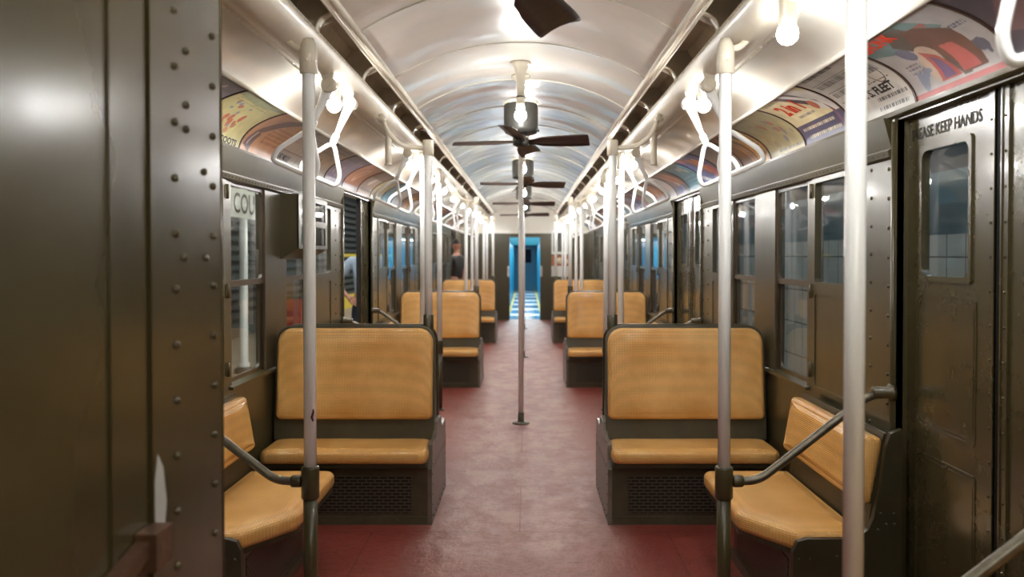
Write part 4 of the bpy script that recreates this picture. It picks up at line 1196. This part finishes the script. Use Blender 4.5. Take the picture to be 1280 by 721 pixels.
SPEC = {
 'demon': dict(bg=(165, 160, 158), shapes=[('poly', [(0, 0.7), (0, 1), (0.62, 1), (0.8, 0.66), (0.5, 0.55), (0.2, 0.6)], (96, 128, 128)),
    ('lines', 0.45, 0.72, 0.70, 0.80, 1, (170, 70, 66)),
    ('poly', [(0.26, 0.70), (0.42, 0.92), (0.55, 0.92), (0.66, 0.10), (0.58, 0.10)], (78, 66, 58)),
    ('poly', [(0.40, 0.60), (0.50, 0.82), (0.62, 0.80), (0.80, 0.60), (0.82, 0.12), (0.62, 0.12)], (96, 56, 44)),
    ('ell', 0.38, 0.35, 0.26, 0.20, 40, (182, 160, 140)), ('poly', [(0.34, 0.12), (0.36, 0.52), (0.46, 0.40), (0.56, 0.12)], (165, 66, 62)),
    ('poly', [(0.58, 0.14), (0.56, 0.48), (0.68, 0.46), (0.76, 0.14)], (170, 76, 72)), ('poly', [(0.38, 0.14), (0.39, 0.42), (0.45, 0.34), (0.50, 0.14)], (92, 70, 110)),
    ('ell', 0.26, 0.55, 0.14, 0.10, -20, (90, 92, 118)), ('blot', 0.82, 0.93, 0.22, 0.42, 8, (70, 74, 92)), ('lines', 0.10, 0.24, 0.28, 0.42, 3, (110, 105, 120)),
    ('lines', 0.80, 0.95, 0.55, 0.62, 2, (70, 70, 90)), ('rect', 0, 1, 0, 0.09, (170, 62, 60)), ('blot', 0.14, 0.30, 0.15, 0.35, 5, (120, 130, 150))],
    text=[('EMONK', 0.04, 0.78, 0.40, 0.17, 'red_ink')]),
 'fleet': dict(bg=(206, 202, 194), shapes=[('lines', 0.10, 0.62, 0.86, 0.97, 1, (60, 56, 58)), ('lines', 0.08, 0.70, 0.60, 0.76, 1, (120, 118, 118)),
    ('rect', 0.05, 0.72, 0.775, 0.79, (70, 68, 68)), ('rect', 0.05, 0.70, 0.57, 0.58, (70, 68, 68)), ('lines', 0.08, 0.66, 0.40, 0.54, 1, (130, 128, 126)),
    ('rect', 0.05, 0.60, 0.36, 0.37, (40, 38, 38)), ('ring', 0.80, 0.55, 0.17, 0.15, (60, 58, 60)), ('lines', 0.70, 0.92, 0.46, 0.70, 1, (110, 108, 110)),
    ('lines', 0.52, 0.96, 0.15, 0.23, 1, (90, 88, 88)), ('lines', 0.50, 0.94, 0.05, 0.12, 1, (90, 88, 88)), ('lines', 0.6, 0.9, 0.42, 0.45, 1, (90, 88, 88))],
    text=[('U. S. FLEET', 0.36, 0.27, 0.50, 0.12, 'ink')]),
 'two': dict(bg=(224, 208, 160), shapes=[('poly', [(0.45, 1), (0.8, 1), (1, 0.75), (1, 0.32), (0.72, 0.45), (0.55, 0.75)], (215, 212, 205)),
    ('poly', [(0.58, 1), (0.68, 1), (0.96, 0.2), (0.88, 0.2), (0.84, 0.6)], (82, 50, 66)), ('poly', [(0.42, 0.95), (0.52, 0.95), (0.78, 0.55), (0.72, 0.50), (0.55, 0.72)], (70, 44, 62)),
    ('ell', 0.72, 0.55, 0.11, 0.10, 20, (205, 96, 60)), ('rect', 0, 1, 0, 0.33, (46, 46, 90)), ('ell', 0.88, 0.25, 0.05, 0.13, 0, (110, 70, 110)),
    ('lines', 0.12, 0.45, 0.86, 0.93, 1, (120, 100, 80)), ('lines', 0.25, 0.60, 0.40, 0.48, 1, (120, 120, 130)),
    ('lines', 0.08, 0.78, 0.19, 0.27, 1, (200, 190, 160)), ('lines', 0.14, 0.84, 0.06, 0.14, 1, (200, 190, 160))],
    text=[('2 in 1', 0.16, 0.55, 0.42, 0.28, 'red_ink')]),
 'leaf': dict(bg=(186, 176, 128), shapes=[('blot', 0.0, 0.5, 0.5, 1.0, 14, (168, 160, 118)), ('blot', 0.35, 0.75, 0.40, 0.8, 6, (192, 106, 90)), ('blot', 0.45, 0.9, 0.25, 0.7, 6, (140, 140, 160)),
    ('blot', 0.1, 0.45, 0.2, 0.6, 5, (172, 150, 120)), ('lines', 0.30, 0.95, 0.04, 0.12, 1, (96, 92, 60))]),
 'orange': dict(bg=(206, 146, 40), shapes=[('poly', [(0, 1), (0.45, 1), (0.62, 0), (0, 0)], (104, 62, 36)), ('poly', [(0.5, 1), (0.75, 1), (0.9, 0.75), (0.6, 0.6)], (86, 92, 50)),
    ('poly', [(0.1, 0.9), (0.16, 0.9), (0.5, 0.05), (0.42, 0.05)], (180, 130, 90)), ('poly', [(0.22, 0.9), (0.28, 0.9), (0.58, 0.05), (0.52, 0.05)], (190, 140, 100)),
    ('lines', 0.66, 0.92, 0.12, 0.5, 4, (90, 50, 20))]),
 'grey': dict(bg=(160, 154, 156), shapes=[('blot', 0.2, 0.8, 0.2, 0.8, 8, (140, 134, 140)), ('blot', 0.5, 0.9, 0.1, 0.4, 3, (190, 180, 140)), ('lines', 0.1, 0.9, 0.05, 0.14, 1, (90, 80, 90))]),
 'cola': dict(bg=(60, 84, 150), shapes=[('ell', 0.45, 0.60, 0.62, 0.30, -35, (76, 42, 92)), ('ell', 0.55, 0.55, 0.42, 0.20, -40, (196, 110, 66)), ('ell', 0.22, 0.86, 0.14, 0.12, 0, (200, 80, 60)),
    ('poly', [(0.62, 0.4), (0.8, 0.5), (1, 0.1), (0.85, 0)], (176, 52, 54)), ('ell', 0.66, 0.66, 0.14, 0.14, 0, (214, 140, 80)), ('poly', [(0, 0.2), (0.05, 0.28), (0.62, 0.05), (0.6, 0)], (200, 200, 210))]),
 'teal': dict(bg=(34, 122, 150), shapes=[('poly', [(0, 1), (1, 1), (1, 0.85), (0.4, 0.75)], (60, 90, 90)), ('blot', 0.35, 0.75, 0.5, 0.8, 7, (206, 150, 110)), ('lines', 0.15, 0.85, 0.1, 0.4, 3, (90, 170, 190)), ('blot', 0.6, 0.8, 0.55, 0.7, 3, (210, 190, 80))]),
 'blend': dict(bg=(70, 66, 84), shapes=[('ell', 0.35, 0.6, 0.5, 0.16, -40, (192, 110, 80)), ('ell', 0.65, 0.6, 0.5, 0.15, -40, (200, 120, 90)), ('ell', 0.55, 0.25, 0.3, 0.12, -30, (180, 176, 190)), ('poly', [(0.3, 0), (0.7, 0), (0.6, 0.25), (0.35, 0.3)], (50, 66, 140))]),
 'plum': dict(bg=(62, 54, 70), shapes=[('poly', [(0, 0.35), (0.5, 1), (1, 1), (1, 0.62), (0.4, 0.15)], (112, 78, 84)), ('poly', [(0.25, 0.55), (0.6, 0.95), (0.66, 0.92), (0.3, 0.5)], (150, 120, 120)),
    ('lines', 0.3, 0.9, 0.6, 0.8, 2, (90, 50, 60)), ('poly', [(0.6, 0.3), (0.64, 0.33), (1, 0.15), (1, 0.1)], (150, 130, 140))]),
 'balloon': dict(bg=(208, 200, 140), shapes=[('poly', [(0, 0.85), (0, 1), (1, 1), (1, 0.9), (0.5, 0.78)], (150, 156, 118)), ('blot', 0.0, 0.7, 0.3, 0.75, 9, (196, 96, 76)), ('blot', 0.0, 0.75, 0.25, 0.7, 9, (130, 146, 176)),
    ('lines', 0.1, 0.8, 0.72, 0.82, 2, (170, 160, 100)), ('blot', 0.5, 0.8, 0.2, 0.4, 3, (186, 130, 96))],
    text=[("'S COOTS", 0.42, 0.03, 0.50, 0.10, 'ink')]),
 'brown': dict(bg=(198, 140, 96), shapes=[('poly', [(0.05, 0.12), (0.22, 0.02), (0.30, 0.35), (0.16, 0.48)], (92, 52, 58)), ('poly', [(0.10, 0.35), (0.30, 0.42), (0.68, 0.93), (0.60, 0.99), (0.35, 0.86)], (96, 54, 58)), ('ell', 0.62, 0.90, 0.10, 0.06, 30, (60, 30, 40)),
    ('poly', [(0.12, 0.15), (0.15, 0.13), (0.22, 0.38), (0.19, 0.40)], (190, 180, 190)), ('lines', 0.42, 0.92, 0.2, 0.62, 5, (160, 92, 62))]),
 'grid': dict(bg=(170, 160, 152), shapes=[('rect', 0, 1, 0.28, 0.295, (70, 60, 60)), ('rect', 0, 1, 0.52, 0.535, (90, 80, 78)), ('rect', 0, 1, 0.75, 0.765, (90, 80, 78)), ('rect', 0.45, 0.46, 0.28, 1, (90, 80, 78)), ('poly', [(0.6, 0.0), (0.62, 0.0), (0.9, 0.6), (0.88, 0.6)], (120, 110, 110))],
    text=[('EAT MOLLY', 0.05, 0.09, 0.40, 0.12, 'ink')]),
 'grid2': dict(bg=(168, 152, 138), shapes=[('rect', 0, 1, 0.60, 0.61, (110, 96, 88)), ('blot', 0.2, 0.6, 0.1, 0.4, 4, (130, 100, 92)), ('lines', 0.1, 0.9, 0.7, 0.9, 2, (120, 100, 90))]),
 'violet': dict(bg=(112, 102, 126), shapes=[('poly', [(0, 0.7), (0, 1), (1, 1), (1, 0.75)], (70, 62, 78)), ('blot', 0.1, 0.5, 0.15, 0.5, 5, (150, 142, 170)), ('blot', 0.3, 0.9, 0.5, 0.9, 4, (160, 130, 140)), ('lines', 0.1, 0.9, 0.06, 0.16, 1, (190, 190, 205))]),
 'rust': dict(bg=(178, 116, 84), shapes=[('ell', 0.5, 0.5, 0.4, 0.2, 30, (214, 176, 160)), ('ell', 0.5, 0.52, 0.3, 0.12, 30, (186, 120, 88)), ('rect', 0, 1, 0, 0.16, (180, 172, 180))]),
 'sand': dict(bg=(166, 150, 140), shapes=[('poly', [(0, 0.6), (0, 1), (1, 1), (1, 0.6)], (112, 84, 74)), ('ell', 0.5, 0.45, 0.25, 0.12, 20, (220, 220, 225)), ('lines', 0.1, 0.9, 0.1, 0.2, 1, (120, 100, 90))]),
 'olivecard': dict(bg=(170, 160, 124), shapes=[('ell', 0.5, 0.5, 0.3, 0.3, 0, (112, 134, 150)), ('rect', 0, 1, 0.8, 1, (130, 100, 80)), ('lines', 0.1, 0.9, 0.1, 0.2, 1, (100, 90, 60))]),
}
right_seq = ['plum', 'demon', 'fleet', 'two', 'leaf', 'orange', 'grey', 'cola', 'teal', 'blend', 'grey', 'rust', 'olivecard', 'cola', 'violet', 'sand', 'teal', 'rust', 'leaf', 'blend', 'grid2', 'cola', 'sand', 'orange', 'violet', 'leaf', 'rust', 'teal', 'grey']
right_desc = {'plum': 'dark plum and navy', 'demon': 'grey card with brown shapes and red stripe', 'fleet': 'white map card reading U. S. FLEET', 'two': 'cream card reading 2 in 1 over navy',
  'leaf': 'faded yellow card with coloured spots', 'orange': 'orange and brown striped', 'grey': 'pale grey', 'cola': 'blue card with orange figures', 'teal': 'teal card with small orange figures', 'blend': 'dark card with orange ovals',
  'rust': 'rust brown card with pale swirl', 'olivecard': 'olive card with blue disc', 'violet': 'violet card with pale blotches', 'sand': 'brown and sand card with white oval', 'grid2': 'faded beige',
  'balloon': 'yellow card with red and blue balloons', 'brown': 'tan card with dark brown figure', 'grid': 'grey ruled card with black words'}
left_seq = ['violet', 'balloon', 'brown', 'grid', 'grid2', 'violet', 'rust', 'sand', 'olivecard', 'teal', 'grey', 'orange', 'sand', 'leaf', 'rust', 'violet', 'grid2', 'blend', 'teal', 'olivecard', 'sand', 'rust', 'grey', 'leaf', 'violet', 'orange', 'sand', 'teal']
NUMW = ['first', 'second', 'third', 'fourth', 'fifth', 'sixth', 'seventh', 'eighth', 'ninth', 'tenth', 'eleventh', 'twelfth', 'thirteenth', 'fourteenth', 'fifteenth', 'sixteenth', 'seventeenth', 'eighteenth', 'nineteenth', 'twentieth'] + ['twenty-' + w for w in ('first', 'second', 'third', 'fourth', 'fifth', 'sixth', 'seventh', 'eighth', 'ninth')]
CW = 0.618
for (side, s), seq, ys in ((SIDES[1], right_seq, 1.89), (SIDES[0], left_seq, 3.84 - CW)):
    y = ys; i = 0
    while y + CW < Y1 - 0.05 and i < len(seq):
        near = i < 8
        d = right_desc[seq[i]]
        if not 'card' in d: d += ' card'
        ad_card(side, s, y, y + CW, SPEC[seq[i]], '%s, %s from camera above %s windows' % (d, NUMW[i], side),
                (220, 110) if i < 5 else ((110, 56) if i < 9 else (40, 20)), 11 + i * 3 + (50 if s > 0 else 0))
        y += CW; i += 1

# ---------------------------------------------------------------- far right wall posters on the bulkhead
t = empty('bulkhead_map', (0.83, Y1, 1.70))
MB().box(-0.23, 0.23, -0.02, -0.001, -0.22, 0.32).build('map_sheet', 'paper', t)
mb = MB()
for k in range(5): mb.box(-0.19 + 0.05 * k, -0.17 + 0.06 * k, -0.022, -0.02, -0.16, 0.26)
mb.build('map_lines', 'faint_ink', t)
tag(t, 'white map sheet on the far bulkhead right of the end doorway', 'map')
t = empty('bulkhead_poster', (0.83, Y1, 1.22))
MB().box(-0.23, 0.23, -0.02, -0.001, -0.24, 0.24).build('poster_sheet', 'paper', t)
MB().box(-0.23, 0.23, -0.023, -0.02, 0.0, 0.24).build('picture', 'orange_ink', t)
mb = MB(); mb.lathe([(0.07, -0.026), (0.07, -0.023)], (-0.05, 0, 0.12), 16, 'y'); mb.lathe([(0.05, -0.026), (0.05, -0.023)], (0.12, 0, 0.10), 16, 'y')
mb.build('picture_shapes', 'cream_ink', t)
tag(t, 'poster with reddish picture over white block below the map on far bulkhead', 'poster')

# ---------------------------------------------------------------- people
def skinned(name, joints, bones, radii, material, parent, sub=2):
    me = bpy.data.meshes.new(name); me.from_pydata(joints, bones, []); me.update()
    o = bpy.data.objects.new(name, me); COL.objects.link(o)
    if parent: o.parent = parent
    md = o.modifiers.new('skin', 'SKIN')
    if not me.skin_vertices: 
        bm = bmesh.new(); bm.from_mesh(me); bm.verts.layers.skin.verify(); bm.to_mesh(me); bm.free()
    for i, r in enumerate(radii):
        r = r if isinstance(r, tuple) else (r, r)
        me.skin_vertices[0].data[i].radius = r
        me.skin_vertices[0].data[i].use_root = (i == 0)
    md.use_smooth_shade = True
    sb = o.modifiers.new('sub', 'SUBSURF'); sb.levels = sub; sb.render_levels = sub
    me.materials.append(M[material])
    return o

def person(loc, rot, hip_hand, top, bottom, label):
    t = empty('person', loc); t.rotation_euler = (0, 0, rot)
    J = [(0, 0, 0.95), (0, 0, 1.12), (0, 0, 1.36), (0, 0, 1.47), (0, -0.01, 1.54), (0, -0.015, 1.60)]
    R = [(0.13, 0.10), (0.12, 0.095), (0.15, 0.10), (0.07, 0.06), (0.052, 0.052), (0.05, 0.05)]
    E = [(0, 1), (1, 2), (2, 3), (3, 4), (4, 5)]
    def chain(start, pts, rs):
        p = start
        for q, r in zip(pts, rs):
            J.append(q); R.append(r); E.append((p, len(J) - 1)); p = len(J) - 1
        return p
    wrists = []
    for sd in (-1, 1):
        if hip_hand and sd == -1:
            arm = [(sd * 0.17, 0, 1.41), (sd * 0.22, 0.0, 1.36), (sd * 0.33, 0.03, 1.16), (sd * 0.25, -0.08, 1.03), (sd * 0.20, -0.12, 0.99)]
        else:
            arm = [(sd * 0.17, 0, 1.41), (sd * 0.20, 0.0, 1.36), (sd * 0.24, 0.02, 1.10), (sd * 0.25, -0.05, 0.86), (sd * 0.25, -0.07, 0.80)]
        w = chain(2, arm, [0.055, 0.052, 0.040, 0.027, (0.034, 0.018)])
        base = Vector(J[w]); dirv = (base - Vector(J[w - 1])).normalized()
        side = Vector((0, 1, 0)) if not hip_hand or sd == 1 else Vector((0.2, 0.4, 0.9)).normalized()
        for k, ln in enumerate((0.075, 0.085, 0.08, 0.062)):
            off = side * (0.024 * (k - 1.5))
            a = base + dirv * 0.045 + off; b = a + dirv * ln * 0.5; c = b + (dirv + Vector((-sd * 0.5, 0, 0))).normalized() * ln * 0.5
            chain(w, [tuple(a), tuple(b), tuple(c)], [0.010, 0.009, 0.008])
        a = base + side * -0.035 + dirv * 0.015
        chain(w, [tuple(a), tuple(a + dirv * 0.04 + side * -0.015)], [0.011, 0.009])
        leg = [(sd * 0.09, 0, 0.88), (sd * 0.10, -0.01, 0.50), (sd * 0.10, 0.02, 0.09), (sd * 0.11, -0.12, 0.04)]
        chain(0, leg, [0.085, 0.055, 0.038, 0.035])
    body = skinned('body', J, E, R, 'skin', t)
    # head with face
    mb = MB(); vs = []; seg, ring = 20, 14
    for i in range(ring + 1):
        ph = math.pi * i / ring
        for k in range(seg):
            th = 2 * math.pi * k / seg; x, y, z = math.sin(ph) * math.cos(th), math.sin(ph) * math.sin(th), math.cos(ph)
            jaw = 1 - 0.28 * max(0, -z); fx = 0.074 * x * jaw; fy = 0.095 * y * (1 - 0.12 * max(0, -z)); fz = 0.118 * z
            if y < -0.75 and abs(x) < 0.28 and -0.35 < z < 0.15: fy -= 0.020 * (1 - abs(x) / 0.28)
            if y < -0.6 and abs(z - 0.10) < 0.14 and 0.2 < abs(x) < 0.55: fy += 0.007
            vs.append((fx, fy, 1.655 + fz))
    fs = [(i * seg + k, i * seg + (k + 1) % seg, (i + 1) * seg + (k + 1) % seg, (i + 1) * seg + k) for i in range(ring) for k in range(seg)]
    mb.add(vs, fs, True)
    for sd in (-1, 1): mb.lathe([(0.006, -0.006), (0.020, -0.004), (0.022, 0.004), (0.008, 0.006)], (sd * 0.076, 0.01, 1.655), 10, 'x')
    mb.build('head', 'skin', t)
    mb = MB(); vs = []
    for i in range(8):
        ph = math.radians(78 * i / 7)
        for k in range(seg):
            th = 2 * math.pi * k / seg; back = max(0, math.sin(th)); p2 = ph * (1 + 0.45 * back)
            vs.append((0.081 * math.sin(p2) * math.cos(th), 0.006 + 0.101 * math.sin(p2) * math.sin(th), 1.662 + 0.124 * math.cos(p2)))
    fs = [(i * seg + k, i * seg + (k + 1) % seg, (i + 1) * seg + (k + 1) % seg, (i + 1) * seg + k) for i in range(7) for k in range(seg)]
    mb.add(vs, fs, True); mb.build('hair', 'hair', t)
    mb = MB()
    for sd in (-1, 1): mb.lathe([(0.004, -0.003), (0.008, 0.0), (0.004, 0.003)], (sd * 0.030, -0.086, 1.668), 8, 'y')
    mb.tube([(-0.022, -0.083, 1.604), (0, -0.089, 1.602), (0.022, -0.083, 1.604)], 0.004, 6); mb.build('face_features', 'red_mark', t)
    # shirt with sleeves
    J2 = [(0, 0, 0.93), (0, 0, 1.12), (0, 0, 1.36), (0, 0, 1.45)]; E2 = [(0, 1), (1, 2), (2, 3)]; R2 = [(0.155, 0.125), (0.145, 0.12), (0.172, 0.122), (0.085, 0.078)]
    for sd in (-1, 1):
        ex = (sd * 0.285, 0.018, 1.24) if hip_hand and sd == -1 else (sd * 0.225, 0.01, 1.20)
        b = len(J2); J2 += [(sd * 0.17, 0, 1.40), (sd * 0.215, 0, 1.35), ex]; R2 += [0.070, 0.068, 0.062]; E2 += [(2, b), (b, b + 1), (b + 1, b + 2)]
    skinned('shirt', J2, E2, R2, top, t)
    J3 = [(0, 0, 0.98), (0, 0, 0.90)]; E3 = [(0, 1)]; R3 = [(0.148, 0.118), (0.15, 0.12)]
    for sd in (-1, 1):
        b = len(J3); J3 += [(sd * 0.09, 0, 0.82), (sd * 0.10, -0.01, 0.50), (sd * 0.10, 0.015, 0.10)]; R3 += [0.100, 0.075, 0.062]; E3 += [(1, b), (b, b + 1), (b + 1, b + 2)]
    skinned('trousers', J3, E3, R3, bottom, t)
    for sd in (-1, 1):
        mb = MB(); mb.pad(rounded(sd * 0.105 - 0.045, sd * 0.105 + 0.045, -0.19, 0.08, r=0.04), lambda u, v, h: (u, v, 0.0 + h), 0.085, 0.035, 0.0)
        mb.build('shoe', 'ink', t)
    tag(t, label, 'person')
    return t
person((-1.82, 10.2, -0.02), math.radians(15), True, 'shirt', 'navy', 'person in light blue shirt, hand on hip, on the platform outside second left doorway')
person((-1.36, 17.55, 0.0), math.radians(60), False, 'ink', 'ink', 'person in dark clothes standing in the fourth left doorway')

print('objects', len(bpy.data.objects))
